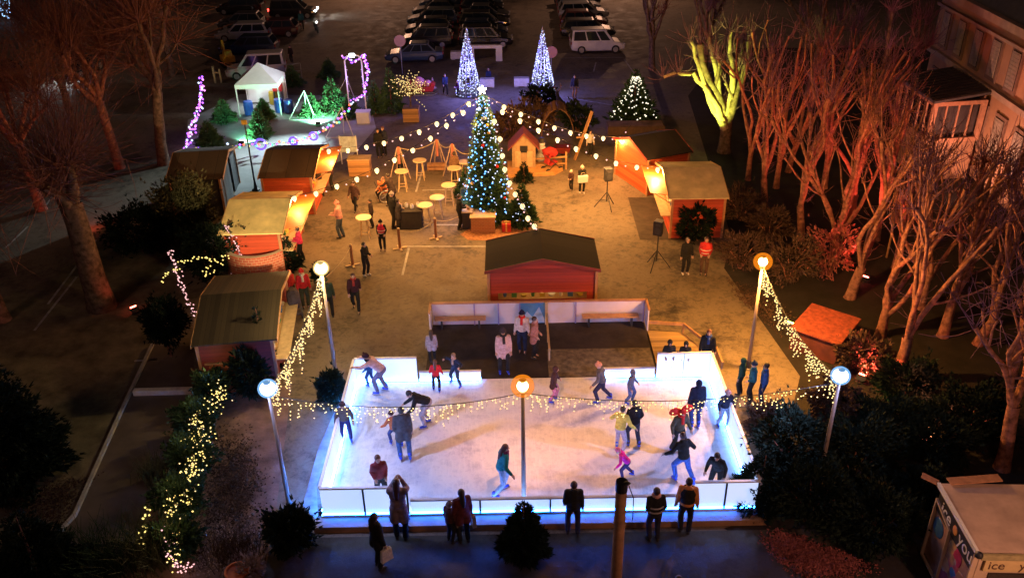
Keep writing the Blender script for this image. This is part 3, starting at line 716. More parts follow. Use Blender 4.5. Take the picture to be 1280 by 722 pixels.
# one more lamp of the row, just below the picture's edge
b = Vector((11.0, 9.6, 0)); t = thing('street_lamp', 'orange street lamp standing in front of the ice kiosk', 'street lamp', b, 0, 'street lamps round the rink')
mb = MB(); mb.tube([(0, 0, 0), (0, 0, 5.2)], [.07, .045], 10); mb.build('pole', MATS['lamp_pole_paint'], t, smooth=True)
mb = MB(); mb.ell((0, 0, 5.35), (.2, .2, .185), 20, 14); mb.build('lamp_globe', MATS['lamp_glow_sodium'], t, smooth=True); point_light('lamp_light', (.1, .26, 5.3), (1., .46, .3), 1050, .1, t)

# lamps of the far car park, beyond the top of the picture
for x, y in ((-14., 101.), (12., 99.)):
    t = thing('street_lamp', ('left' if x < 0 else 'right')+' tall lamp lighting the car park from behind the car rows', 'street lamp', (x, y, 0), 0, 'tall lamps of the car park')
    mb = MB(); mb.tube([(0, 0, 0), (0, 0, 9)], [.09, .06], 10); mb.bar((0, 0, 8.95), (0, -1.2, 9.1), .07); mb.build('pole', MATS['lamp_pole_paint'], t)
    mb = MB(); mb.box((0, -1.4, 9.1), (.3, .6, .12)); mb.build('lamp_head', DARKMETAL, t); mb = MB(); mb.box((0, -1.4, 9.03), (.24, .5, .03)); mb.build('lens', MATS['lamp_glow_sodium'], t)
    spot_light('lamp_light', (0, -1.4, 8.95), (0, -30, 0), (1., .5, .3), 4800, 120, .15, .8, t)
# ------------------------------------------------------------------ strings of lights
def leds(pts, size, mat, parent, name='led_lights'):
    """octahedra at pts as one mesh"""
    pts = np.asarray(pts, float); n = len(pts)
    o = np.array([(1, 0, 0), (-1, 0, 0), (0, 1, 0), (0, -1, 0), (0, 0, 1), (0, 0, -1)])*size
    V = (pts[:, None, :]+o[None]).reshape(-1, 3)
    f = np.array([(0, 2, 4), (2, 1, 4), (1, 3, 4), (3, 0, 4), (2, 0, 5), (1, 2, 5), (3, 1, 5), (0, 3, 5)])
    Fc = (np.arange(n)[:, None, None]*6+f[None]).reshape(-1, 3)
    ob = link(name, np_mesh(name, V, [Fc]), mat, parent); ob['kind'] = 'stuff'; return ob
def sagline(a, b, sag, n):
    return [a.lerp(b, i/n)-Vector((0, 0, sag*4*(i/n)*(1-i/n))) for i in range(n+1)]
LEDF = EM('led_warm_bright', (1., .72, .26), 3.2)
CABLE = M('cable_black', (.02, .02, .02), .6, .1)
def icicles(a, b, sag, label, drop=(.25, .75), step=.13, mat=LEDW, size=.022, dens=.085):
    L = (b-a).length; n = int(L/step)
    t = thing('icicle_lights', label, 'light curtain', a, 0, 'icicle light curtains hung between street lamps')
    pts = sagline(Vector((0, 0, 0)), b-a, sag, n)
    T = Tubes(); T.add([tuple(p) for p in pts], .012, 5); P_ = []
    for i, p in enumerate(pts[1:-1]):
        l = random.uniform(*drop)*(.8+.35*math.sin(i*.37)+.15*math.sin(i*1.9)); q = p+Vector((random.uniform(-.03, .03), random.uniform(-.03, .03), -l))
        T.add([tuple(p), tuple(q)], .004, 3)
        for j in range(int(l/dens)+1):
            if random.random() < .72: P_.append(p.lerp(q, (j+.4)*dens/l)+Vector((random.uniform(-.035, .035), random.uniform(-.03, .03), random.uniform(-.03, .03))))
    T.build('cable', CABLE, t); leds(P_, size, mat, t)
def ltop(l, dz=-.15): return l[0]+Vector((0, 0, l[1]+dz))
icicles(ltop(LFL, -.1), ltop(LL), .35, 'dense icicle light curtain between the warm lamp and the front left lamp', (.3, 1.0), .08, size=.027, dens=.09)
icicles(ltop(LR), ltop(LFR, -.1), .5, 'dense icicle light curtain between the sodium lamp and the right bushes lamp', (.3, 1.0), .08, size=.027, dens=.09)
icicles(ltop(LFL, -.25), ltop(LC, -.25), .42, 'icicle light curtain across the left half of the rink front', (.15, .68), .115, LEDF, .022, .095)
icicles(ltop(LC, -.25), ltop(LFR, -.25), .42, 'icicle light curtain across the right half of the rink front', (.15, .68), .115, LEDF, .022, .095)
def festoon(a, b, pix, label, r=.105, over=None, watts=210, last=1):
    t = thing('festoon_string', label, 'festoon string', a, 0, 'festoon strings from the big fir')
    P_ = [onplane(*p, a, b) for p in pix]
    pts = [a]+P_+[b]
    # smooth cable just above the bulbs
    T = Tubes(); T.add([tuple(p-a+Vector((0, 0, .12 if 0 < i < len(pts)-1 else 0))) for i, p in enumerate(pts)], .012, 5); T.build('cable', CABLE, t)
    for i, p in enumerate(P_):
        mb = MB(); mb.ell((0, 0, 0), (r, r, r*1.15), 8, 6); o = mb.build('bulb', BULB, t, p-a, smooth=True); point_light('bulb_light', p-a-Vector((0, 0, r*1.15+.05)), (1., .44, .11), watts*(last if i == len(P_)-1 else 1), .06, t)
    mids = []
    for p, q in zip(pts, pts[1:]):
        n = max(2, int((q-p).length/.42))
        mids += [p.lerp(q, i/n)-a+Vector((random.uniform(-.05, .05), 0, random.uniform(-.08, .05))) for i in range(1, n)]
    leds(mids, .042, LEDK, t)
XB = G(609, 272); XH = HT(XB, 117); TOP = onplane(603, 118, XB, XB+Vector((1, 0, 0)))
festoon(TOP, Vector((-9.45, 41.2, 2.6)), [(586, 130), (566, 144), (546, 155), (524, 165), (502, 173), (480, 179), (458, 184), (435, 188), (411, 189)], 'upper left festoon of warm bulbs from the fir top to the orange hut gable')
festoon(TOP, Vector((-9.6, 35.0, 2.75)), [(579, 141), (558, 157), (538, 173), (516, 188), (493, 200), (471, 213), (446, 224), (421, 233), (395, 242), (368, 248)], 'lower left festoon of warm bulbs from the fir top to the tan roofed hut', watts=130, last=2)
festoon(TOP, Vector((6.3, 43.6, 2.7)), [(630, 134), (651, 143), (673, 152), (693, 160), (713, 166), (733, 170), (754, 173), (775, 174)], 'upper right festoon of warm bulbs from the fir top to the black roofed red hut')
festoon(TOP, Vector((7.1, 37.9, 2.75)), [(628, 140), (650, 151), (673, 163), (697, 175), (720, 186), (745, 195), (770, 204), (796, 209), (822, 212)], 'lower right festoon of warm bulbs from the fir top to the pale roofed hut', last=3)
festoon(TOP, Vector((1.1, 31.4, 2.55)), [(618, 152), (625, 174), (628, 195), (631, 212), (637, 229), (644, 243), (653, 258), (660, 273), (668, 283)], 'short festoon of warm bulbs from the fir top down to the front gabled hut', watts=25)
# star at the top of the fir
st = thing('tree_star', 'bright glowing star on the tip of the big lit fir', 'star', TOP+Vector((0, 0, .02)))
mb = MB(); pts = [(math.cos(math.pi/2+i*math.pi/5)*(.2 if i % 2 == 0 else .08), math.sin(math.pi/2+i*math.pi/5)*(.2 if i % 2 == 0 else .08)+.18) for i in range(10)]
mb.prism(pts, -.05, .05, 'y'); mb.build('star', EM('star_glow', (1, .85, .5), 40, True), st)
def garland(pts, n, mat, label, size=.035, jit=.08, name='led_garland', cat='light garland', mats=None, group=None, cable=True):
    pts = [Vector(p) for p in pts]; base = pts[0]
    t = thing(name, label, cat, base, 0, group)
    d = [0]
    for p, q in zip(pts, pts[1:]): d.append(d[-1]+(q-p).length)
    def at(s):
        for i in range(len(d)-1):
            if s <= d[i+1]: return pts[i].lerp(pts[i+1], (s-d[i])/(d[i+1]-d[i]+1e-9))
        return pts[-1]
    J = lambda: Vector((random.gauss(0, jit), random.gauss(0, jit), random.gauss(0, jit)))
    ms = mats or [mat]; bk = [[] for _ in ms]
    for i in range(n): bk[i % len(ms)].append(at(d[-1]*(i+random.random()*.8)/n)-base+J())
    if cable:
        T = Tubes(); T.add([tuple(p-base) for p in pts], .012, 4); T.build('cable', CABLE, t)
    for b_, m in zip(bk, ms):
        if b_: leds(b_, size, m, t)
    return t
# pink and yellow garlands round the left shrubs
def g2(*p): return [G(x, y, z) for x, y, z in p]
garland(g2((212, 312, 2.6), (220, 340, 1.9), (232, 368, 1.0), (246, 396, .2)), 70, LEDK, 'pink white LED garland dropping to the ground left of the olive roofed hut', .034, .06)
garland(g2((283, 282, 2.3), (290, 312, 1.2), (293, 345, .2)), 45, LEDK, 'pink white LED garland at the corner of the tan roofed hut wall', .032, .05)
garland(g2((284, 284, 2.3), (298, 310, 1.5), (305, 342, .3)), 40, LEDK, 'second pink white LED garland leaning outward over the red brick wall', .032, .05)
garland(g2((200, 352, 1.6), (215, 338, 1.7), (232, 325, 1.8), (255, 322, 1.8), (275, 330, 1.7), (284, 315, 2.0)), 46, LEDG, 'yellow LED swag along the top of the left shrubs', .036, .07)
garland(g2((262, 326, 1.7), (258, 345, 1.0), (270, 335, 1.2)), 14, LEDG, 'short yellow LED loop under the dark shrub canopy', .036, .07)
# purple and coloured garlands round the gazebo lawn
garland(g2((252, 96, 3.4), (251, 125, 2.2), (244, 150, 1.2), (232, 186, .2)), 90, None, 'purple and white LED garland sloping down beside the white trunk', .075, .09, mats=[LEDP, LEDM, LEDC, LEDP])
garland(g2((232, 188, .3), (262, 187, .5), (300, 182, .6), (340, 180, .7), (375, 176, .7), (405, 162, .7), (425, 150, .8), (440, 128, 1.5)), 70, None, 'multicoloured LED garland strung low along the pale paving', .085, .06, mats=[LEDGR, LEDP, LEDR, LEDC, LEDG, LEDP])
garland(g2((440, 128, 1.5), (455, 118, 2.0), (460, 92, 3.0), (456, 68, 3.8), (440, 78, 3.4), (428, 70, 3.7)), 80, None, 'purple LED garland wound round the white arch', .065, .06, mats=[LEDP, LEDC, LEDP, LEDM])
# two purple flower rings on the low garland
for px, py, lab in ((326, 180, 'larger purple glowing ring ornament below the gazebo'), (367, 176, 'small purple glowing ring ornament on the low garland'), (392, 170, 'small purple glowing ring at the right of the low garland')):
    t = thing('ring_light', lab, 'ring light', G(px, py, .55), 0, 'ring ornaments on the low garland'); mb = MB(); r_ = .3 if px < 330 else .22
    mb.tube([Vector((math.cos(a)*r_, -.05, math.sin(a)*r_)) for a in [2*math.pi*i/14 for i in range(15)]], .07, 6); mb.build('ring', EM('ring_purple', (.22, .1, 1.), 1.5), t, smooth=True)
# yellow LED net down the left hedge
garland(g2((268, 482, 1.0), (276, 500, 1.0), (262, 512, .9), (250, 522, .9), (240, 530, .9), (262, 545, .9), (235, 552, .9), (255, 568, .8), (228, 585, .8), (245, 600, .8), (215, 608, .8), (238, 625, .7), (212, 630, .7), (220, 652, .6), (212, 680, .5), (222, 705, .4)), 420, None, 'yellow white LED garland zigzagging down the row of shrubs by the footpath', .027, .13, mats=[LEDG, LEDG, LEDW], cable=False)
garland(g2((246, 540, .5), (242, 605, .5), (238, 640, .5)), 40, LEDG, 'second yellow LED garland low on the footpath shrubs', .034, .12, cable=False)
garland(g2((186, 630, .8), (180, 660, .6), (176, 690, .4)), 22, LEDG, 'small yellow LED garland at the bottom left shrub', .036, .06)
garland(g2((207, 655, .8), (210, 690, .5), (225, 712, .3), (240, 705, .3)), 60, LEDK, 'pink white LED garland at the foot of the shrub row', .03, .07)
# ------------------------------------------------------------------ LED cone trees
def cone_tree(px, py, top, label):
    b = G(px, py); h = HT(b, top); r_ = .86
    t = thing('light_cone_tree', label, 'light cone', b, 0, 'LED cone trees'); Tb = Tubes(); P_ = []; Q = []
    for k in range(14):
        a = 2*math.pi*k/14; Tb.add([(math.cos(a)*r_, math.sin(a)*r_, .1), (0, 0, h)], [.02, .01], 4)
    for zf in (.05, .3, .55, .8): Tb.add([(math.cos(q)*r_*(1-zf), math.sin(q)*r_*(1-zf), .1+zf*(h-.1)) for q in np.linspace(0, 6.283, 18)], .018, 4)
    for k in range(620):
        f = 1-math.sqrt(random.random()); a = random.uniform(0, 6.283); rr = r_*(1-f)+random.uniform(0, .03)
        p = (math.cos(a)*rr, math.sin(a)*rr, .12+f*(h-.14)); (P_ if random.random() < .74 else Q).append(p)
    Tb.build('frame', STEEL, t); leds(P_, .034, LEDC, t); leds(Q, .036, EM('led_violet_blue', (.2, .2, 1.), 3), t)
    mb = MB(); mb.lathe((0, 0, 0), [(.9, 0), (.9, .08)], 20); mb.build('base', DARKMETAL, t)
    point_light('cone_light', (0, -1.0, h*.45), (.2, .2, 1.), 520, .3, t)
cone_tree(586, 119, 34, 'tall blue white LED cone tree left of the gap between two white blocks')
cone_tree(678, 117, 33, 'tall blue white LED cone tree right of both white blocks')
b = G(10, 26); t = thing('light_cone_tree', 'distant blue white LED cone hanging at the top left corner', 'light cone', b, 0, 'LED cone trees')
P_ = [(math.cos(a)*r_*1.0, math.sin(a)*r_, z) for a, r_, z in [(random.uniform(0, 6.3), .2+z*.22, z) for z in [random.uniform(.2, 4.5) for _ in range(170)]]]
leds(P_, .05, EM('led_ice_blue', (.35, .6, 1.), 3), t); mb = MB(); mb.tube([(0, 0, 0), (0, 0, 4.6)], .04); mb.build('pole', STEEL, t)

# ------------------------------------------------------------------ vegetation
BARK = M('bark_plane_tree', (.12, .08, .06), .9, .65, 5, .9, spec=.1)
BARKR = M('bark_reddish', (.27, .12, .085), .9, .65, 5, .9, spec=.1)
TWIG = M('twigs_brown', (.2, .09, .07), .8, .3, 4, spec=.1); TWIGP = M('twigs_mauve', (.17, .09, .14), .8, .3, 4, spec=.1)
def leafmat(name, col, var=.5):
    if name in MATS: return MATS[name]
    m, nt, b = new_mat(name); n = noise(nt, 1.7, 3); n2 = noise(nt, 23, 2)
    ad = nt.nodes.new('ShaderNodeMath'); ad.operation = 'ADD'; nt.links.new(n.outputs['Fac'], ad.inputs[0]); nt.links.new(n2.outputs['Fac'], ad.inputs[1])
    h = nt.nodes.new('ShaderNodeMath'); h.operation = 'MULTIPLY'; h.inputs[1].default_value = .5; nt.links.new(ad.outputs[0], h.inputs[0])
    r = ramp(nt, h.outputs[0], [(.35, tuple(c*(1-var) for c in col)), (.65, tuple(c*(1+var) for c in col))]); nt.links.new(r.outputs[0], b.inputs['Base Color'])
    b.inputs['Roughness'].default_value = .85; b.inputs['Specular IOR Level'].default_value = .1; MATS[name] = m; return m
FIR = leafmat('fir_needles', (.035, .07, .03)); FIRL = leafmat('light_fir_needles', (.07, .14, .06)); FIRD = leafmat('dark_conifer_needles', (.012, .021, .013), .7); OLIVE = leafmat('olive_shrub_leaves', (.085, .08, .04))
YEW = leafmat('hedge_leaves', (.03, .055, .025)); REDLEAF = leafmat('fallen_red_leaves', (.28, .09, .08)); BROWNLEAF = leafmat('dry_brown_twigs', (.09, .055, .04)); GRASS = leafmat('dry_grass', (.10, .10, .05))
def wander(p, d, L, n, jit, up=0., r=None):
    pts = [np.array(p, float)]; d = np.array(d, float); d /= np.linalg.norm(d)
    for i in range(n):
        d = d+rng.normal(0, jit, 3)+np.array([0, 0, up]); d /= np.linalg.norm(d); pts.append(pts[-1]+d*L/n)
    return np.array(pts), d
def twigs_at(T, p, d, n, L, spread, r=.017, up=.12):
    for _ in range(n):
        v = np.array(d)*random.uniform(.2, 1)+rng.normal(0, spread, 3)
        pts, _d = wander(p+rng.normal(0, .06, 3), v, L*random.uniform(.45, 1.15), 4, .10, up)
        T.add(pts, np.linspace(r, r*.45, 5), 3)
        if random.random() < .5:
            q = pts[random.randrange(1, 4)]; p2, _ = wander(q, v+rng.normal(0, .7, 3), L*.4, 3, .12, up); T.add(p2, np.linspace(r*.7, r*.35, 4), 3)
def bare_tree(base, label, h=8., fork=2., limbs=5, tr=.22, lr=.10, lean=(0, 0), spread=.45, tw=26, tl=1.5, seed=0, bark=BARK, twig=TWIG, side=10, group='bare pollarded trees', tspread=.45, hw=1.4):
    random.seed(seed); global rng; rng = np.random.default_rng(seed)
    t = thing('bare_tree', label, 'tree', base, 0, group)
    A = Tubes(); B = Tubes()
    tp, td = wander((0, 0, -.05), (lean[0], lean[1], 1), fork, 6, .04)
    A.add(tp, np.linspace(tr*1.2, tr*.95, 7)*np.array([1.2, 1.05, 1, 1, 1, 1, 1.05]), 10)
    a0 = random.uniform(0, 6.28)
    for k in range(limbs):
        a = a0+2*math.pi*k/limbs+random.uniform(-.35, .35); s = spread*random.uniform(.6, 1.3)
        d = np.array([math.cos(a)*s+lean[0], math.sin(a)*s+lean[1], 1])
        L = (h-fork)*random.uniform(.7, 1.05)
        st = tp[-1]-np.array([0, 0, random.uniform(0, .35)*min(1, fork)])
        pts, dd = wander(st, d, L, 9, .14, .10)
        rr = np.linspace(lr*1.35, lr*.55, 10)*(1+rng.normal(0, .12, 10)); rr[-1] = lr*.95; rr[-2] = lr*.75
        A.add(pts, rr, 8)
        tips = [(pts[-1], dd, 1.)]
        for q in range(random.choice((1, 2, 2, 3))):
            i = random.randrange(3, 8); v = dd+rng.normal(0, .55, 3); v[2] = abs(v[2])+.3
            p2, d2 = wander(pts[i], v, L*random.uniform(.25, .5), 5, .1, .12); r2 = np.linspace(lr*.6, lr*.32, 6); r2[-1] = lr*.55; A.add(p2, r2, 6); tips.append((p2[-1], d2, .75))
        for p, d_, f in tips: twigs_at(B, p, d_+np.array([0, 0, .4]), int(tw*f), tl*f, tspread)
        for q in range(side):
            i = random.randrange(1, 9); v = rng.normal(0, 1, 3); v[2] = abs(v[2])*.6+.1
            twigs_at(B, pts[i], v, 1, tl*.5, .3, .011)
    A.build('trunk', bark, t); B.build('crown', twig, t)
    return t
def sprays(C, D, L, W, n_blades=3, seed=0):
    """fans of narrow leaf blades at centres C pointing along D"""
    r = np.random.default_rng(seed); V = []; n = len(C)
    L = np.broadcast_to(np.asarray(L, float), (n,))
    for k in range(n_blades):
        d = D+r.normal(0, .38, (n, 3)); d /= np.linalg.norm(d, axis=1)[:, None]
        s = np.cross(d, r.normal(0, 1, (n, 3))); s /= np.linalg.norm(s, axis=1)[:, None]+1e-9
        l = (L*r.uniform(.6, 1.2, n))[:, None]
        V.append(np.stack([C-s*W*l, C+s*W*l, C+d*l], 1))
    V = np.concatenate(V).reshape(-1, 3)
    return V, np.arange(len(V)).reshape(-1, 3)
def conifer(base, h, r, label, mat=FIR, n=1500, L=.26, group=None, name='fir_tree', seed=1, power=1., trunk=True, planter=None, cat='tree', lean=(0, 0)):
    q = np.random.default_rng(seed)
    t = thing(name, label, cat, base, 0, group)
    f = 1-np.sqrt(q.uniform(.0, 1, n)); a = q.uniform(0, 2*np.pi, n)
    wh = .80+.2*np.sin(f*h*9+np.sin(a*5+seed)*1.2)+.12*np.sin(a*7+f*13+seed)
    rad = r*(1-f)**power*wh*np.sqrt(q.uniform(.25, 1.1, n))+.02
    C = np.stack([np.cos(a)*rad+lean[0]*f*h, np.sin(a)*rad+lean[1]*f*h, .12*h*0+.1+f*(h-.12)], 1)
    D = np.stack([np.cos(a), np.sin(a), .15+.5*f+q.normal(0, .25, n)], 1)
    V, T = sprays(C, D, L*(1-.45*f), .2, 4, seed)
    o = link('crown', np_mesh('crown', V, [T]), mat, t)
    if trunk:
        mb = MB(); mb.tube([(0, 0, 0), (lean[0]*h*.95, lean[1]*h*.95, h*.95)], [.03*h**.5+.02, .008], 6); mb.build('trunk', BARKR, t)
    return t
def bush(base, rx, ry, rz, label, mat=YEW, n=1400, L=.16, name='bush', group=None, seed=1, cz=None, cat='bush', W=.25, blades=3, up=.2, stem=True):
    q = np.random.default_rng(seed); t = thing(name, label, cat, base, 0, group)
    v = q.normal(0, 1, (n, 3)); v /= np.linalg.norm(v, axis=1)[:, None]
    l = .74+.24*np.sin(v[:, 0]*4.1+seed)*np.sin(v[:, 1]*4.7+seed*2)+.2*np.sin(v[:, 2]*6+v[:, 0]*5+seed)
    rr = l*np.cbrt(q.uniform(.3, 1.05, n))*np.where(q.uniform(0, 1, n) < .1, q.uniform(1.0, 1.45, n), 1.); cz = rz*.95 if cz is None else cz
    C = v*rr[:, None]*np.array([rx, ry, rz])+np.array([0, 0, cz]); C[:, 2] = np.maximum(C[:, 2], .05)
    D = v+np.array([0, 0, up])+q.normal(0, .3, (n, 3))
    V, T = sprays(C, D, L, W, blades, seed)
    link('foliage', np_mesh('foliage', V, [T]), mat, t)
    if stem:
        T2 = Tubes()
        for k in range(6):
            a = k*1.05+seed; T2.add([(math.cos(a)*.06, math.sin(a)*.06, 0), (math.cos(a)*rx*.25, math.sin(a)*ry*.25, cz*.7), (math.cos(a)*rx*.6, math.sin(a)*ry*.6, cz*1.25)], [.035, .025, .01], 5)
        T2.build('stems', BARKR, t)
    return t
def ground_spot(px, py, target, col, watts, label, ang=90, z=.25):
    b = G(px, py); t = thing('ground_floodlight', label, 'floodlight', b, 0, 'ground floodlights')
    d = (Vector(target)-b); az = math.atan2(d.x, d.y)
    mb = MB(); mb.box((0, 0, .02), (.26, .2, .04)); mb.bar((0, -.02, .03), (0, -.02, .16), .03); mb.build('stand', DARKMETAL, t)
    mb = MB(); mb.box((0, 0, .2), (.3, .12, .2), rz=-az, rx=R(-30)); mb.build('housing', DARKMETAL, t)
    p = Vector((math.sin(az)*.075, math.cos(az)*.075, .24))
    mb = MB(); mb.box(p, (.24, .02, .15), rz=-az, rx=R(-30)); mb.build('lens', EM('flood_lens_%d%d%d' % tuple(int(c*9) for c in col), col, 30), t)
    spot_light('flood_light', p+Vector((math.sin(az)*.06, math.cos(az)*.06, .03)), Vector(target)-b, col, watts, ang, .06, .6, t)

# right-hand row of pollarded trees
RT = [  # px, py, h, fork, limbs, lean, seed, radius, what it stands by
 (955, 262, 8.0, 1.6, 5, (-.06, 0), 1, .2, 'slim bare pollard behind the pale roofed hut, first of the right row'),
 (1000, 300, 8.2, 1.7, 5, (-.02, 0), 2, .2, 'bare pollard up the slope behind the sodium lamp, many straight limbs'),
 (1062, 372, 8.4, 1.5, 4, (.03, .02), 3, .24, 'bare red lit pollard behind the tilted rusty box'),
 (1100, 420, 7.8, 1.2, 5, (.0, 0), 4, .22, 'bare pollard with wide low fork right of the rusty box'),
 (1122, 470, 7.4, 1.6, 4, (.06, .05), 5, .24, 'bare pollard standing in the dark bushes right of the white lamp'),
 (1178, 420, 6.6, 1.4, 5, (.05, .0), 6, .22, 'bare pollard between the white lamp and the right edge'),
 (1252, 585, 7.0, 2.2, 4, (.0, .08), 7, .24, 'nearest bare pollard rising right behind the ice kiosk'),
 (1262, 470, 6.4, 1.5, 5, (.05, .02), 8, .23, 'bare pollard at the far right edge above the kiosk tree'),
 (1205, 350, 5.0, 1.6, 5, (.03, 0), 9, .2, 'bare pollard in front of the glazed bay window'),
 (1120, 335, 6.6, 1.8, 5, (.0, 0), 10, .2, 'tall bare pollard just left of the glazed bay'),
 (1065, 270, 8.2, 1.6, 6, (-.03, 0), 11, .19, 'bare pollard with mauve twigs in the second right row'),
 (1030, 235, 8.2, 1.6, 5, (-.02, 0), 12, .19, 'bare pollard deep in the dark behind the right row'),
 (985, 215, 8.0, 1.6, 5, (-.02, 0), 13, .18, 'thin bare pollard right of the yellow lit tree'),
 (1255, 330, 4.6, 1.5, 5, (.0, 0), 15, .2, 'bare pollard below the building facade at the right edge'),
 (1040, 330, 7.6, 1.3, 6, (.02, 0), 51, .2, 'bare red lit pollard squeezed between the sodium lamp and the rusty box'),
 (1095, 300, 7.6, 1.5, 6, (.0, 0), 52, .19, 'bare pollard in the middle of the right row, close set upright limbs'),
 (970, 235, 7.6, 1.5, 6, (-.03, 0), 53, .17, 'slender bare pollard between the yellow lit tree and the right row'),
 (1150, 385, 6.8, 1.2, 6, (.02, 0), 54, .19, 'bare pollard behind the right bushes with crooked paired limbs'),
 (1222, 430, 6.2, 1.3, 5, (.0, 0), 55, .2, 'bare pollard in the gap left of the right edge'),
 (935, 225, 7.0, 1.6, 5, (-.02, 0), 56, .16, 'thin dark bare pollard right behind the pale roofed hut'),
]
for px, py, h, fk, nl, ln, sd, r_, lab in RT:
    bare_tree(G(px, py), lab, h, fk, nl, r_*.75, .075, ln, .18, 9, 1.5, sd, BARKR, TWIGP if sd % 3 else TWIG, 10)
yt = bare_tree(G(905, 190), 'bare pollard floodlit yellow green beside the black roofed hut', 7.0, 1.7, 3, .3, .2, (-.05, 0), .42, 12, 1.3, 21, BARK, TWIGP, 6)
YB = G(905, 190)
for path, r0, r1 in ((((904, 160), (896, 132), (884, 112), (868, 94), (848, 91), (829, 96)), .2, .09), (((904, 160), (899, 128), (897, 100), (890, 70), (888, 48)), .21, .1), (((905, 160), (912, 128), (917, 98), (913, 70), (914, 40)), .2, .1), (((903, 156), (888, 126), (878, 98), (870, 70), (864, 52)), .19, .09)):
    pts = [onplane(px, py, YB, YB+Vector((1, 0, 0)))-YB+Vector((0, .25*math.sin(px), 0)) for px, py in path]
    fine = []
    for i in range(len(pts)-1): fine += [pts[i].lerp(pts[i+1], k/3)+Vector((random.gauss(0, .04), random.gauss(0, .05), random.gauss(0, .04))) for k in range(3)]
    fine.append(pts[-1]); T = Tubes(); T.add([tuple(p) for p in fine], np.linspace(r0, r1, len(fine))*(1+rng.normal(0, .08, len(fine))), 9); T.build('limb', M('bark_floodlit', (.32, .24, .15), .9, .4, 5, .8), yt)  # limb bark paler than the trunk's: floodlit look put into the colour
    T = Tubes()
    for q in (pts[-1], pts[-2]): twigs_at(T, np.array(q), np.array([0, 0, .8]), 16, 1.5, .6)
    T.build('twigs', TWIGP, yt)
bare_tree(G(815, 88), 'bare tree with warm lit hanging limbs behind the white van', 6.5, 2.2, 6, .2, .11, (0, 0), .4, 26, 1.4, 22, BARK, TWIG, 6)
bare_tree(G(880, 95), 'dark bare tree at the top right of the car park', 7, 2.2, 5, .2, .11, (0, 0), .4, 24, 1.5, 23, BARK, TWIGP, 6)
bare_tree(G(1010, 120), 'dark bare tree far behind the right tree row', 8, 2.2, 5, .2, .11, (0, 0), .4, 26, 1.7, 24, BARK, TWIGP, 6)
bare_tree(G(1085, 175), 'dark bare tree between the far row and the building', 8, 2.2, 5, .2, .11, (0, 0), .4, 26, 1.7, 25, BARK, TWIGP, 6)
# left trees with whiskery crowns
def whisker_tree(base, label, fork, tr, n, L, seed, lean=(0, 0), limbs=4, bark=BARKR, h=None, tspread=.95):
    t = bare_tree(base, label, (h or fork+2.2), fork, limbs, tr, tr*.5, lean, .6, int(n*.3), L, seed, bark, TWIG, 26, 'large bare trees on the left', tspread)
    return t
whisker_tree(G(128, 384), 'thick red lit pollard trunk with whiskery twigs on the left lawn', 4.4, .42, 170, 3.6, 31, (-.01, 0), 4, BARK, h=6.6)
whisker_tree(G(205, 205), 'large bare tree with long brush twigs and white lit trunk by the pale paving', 4.2, .26, 170, 3.8, 32, (.0, 0), 5, BARK, 9)
whisker_tree(G(150, 210), 'bare tree beside the white trunked one, leaning left', 4.0, .22, 140, 3.4, 33, (-.05, 0), 5, BARKR, 8.5)
whisker_tree(G(52, 262), 'bare reddish tree on the left parking ground', 3.6, .22, 130, 3.4, 34, (-.03, 0), 5, BARKR, 8)
whisker_tree(G(5, 400), 'bare reddish tree at the left edge beside the dark conifer', 2.6, .22, 130, 3.0, 35, (-.06, 0), 5, BARKR, 6)
whisker_tree(G(95, 165), 'dark bare tree in front of the car headlights', 3.4, .2, 120, 3.0, 36, (.0, 0), 5, BARK, 7.5)
whisker_tree(G(215, 95), 'bare green tinged tree at the top left behind the parked cars', 4, .2, 130, 3.2, 37, (.0, 0), 5, BARK, 8.5)
random.seed(5); rng = np.random.default_rng(5)

# big decorated fir

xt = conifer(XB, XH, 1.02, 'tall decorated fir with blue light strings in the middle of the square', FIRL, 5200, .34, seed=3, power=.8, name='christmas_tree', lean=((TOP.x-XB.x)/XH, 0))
P_ = []; Q_ = []; S_ = []
for k in range(11):
    a = k*2*math.pi/11
    for i in range(44):
        f = i/44; rr = 1.02*(1-f)**.8*1.04; p = (math.cos(a)*rr+(TOP.x-XB.x)*f+random.gauss(0, .1), math.sin(a)*rr+random.gauss(0, .1), .3+f*5.7)
        (P_ if random.random() < (.85 if f < .6 and math.cos(a) < .35 else .3) else Q_).append(p)
leds(P_, .042, EM('led_deep_blue', (.10, .36, 1.), 7), xt); leds(Q_, .036, LEDC, xt, 'led_lights')
for i in range(26):
    f = random.uniform(.02, .85); a = random.uniform(0, 6.28); rr = 1.02*(1-f)**.8*1.05
    mb = MB(); mb.ell((math.cos(a)*rr+(TOP.x-XB.x)*f, math.sin(a)*rr, .3+f*5.6), .085, 8, 6); mb.build('bauble', M(*(('bauble_silver', (.6, .6, .6), .2, .05), ('bauble_gold', (.6, .38, .08), .25, .05), ('bauble_red', (.5, .02, .02), .25, .05))[i % 3]), xt, smooth=True)
sf = conifer(G(652, 280), 2.1, .8, 'smaller fir standing against the right foot of the big decorated fir', FIR, 1100, .26, seed=8)
leds([(random.gauss(0, .35), random.gauss(0, .3)-.2, random.uniform(.2, 1.5)) for _ in range(26)], .03, LEDC, sf)
sf = conifer(G(583, 248), 1.7, .55, 'small fir left of the big decorated fir behind the counter', FIR, 700, .24, seed=9)
leds([(random.gauss(0, .25), random.gauss(0, .25)-.15, random.uniform(.3, 1.3)) for _ in range(14)], .03, LEDC, sf)
conifer(G(655, 228), 1.2, .42, 'little fir in front of the toy chalet', FIRD, 420, .2, seed=10)
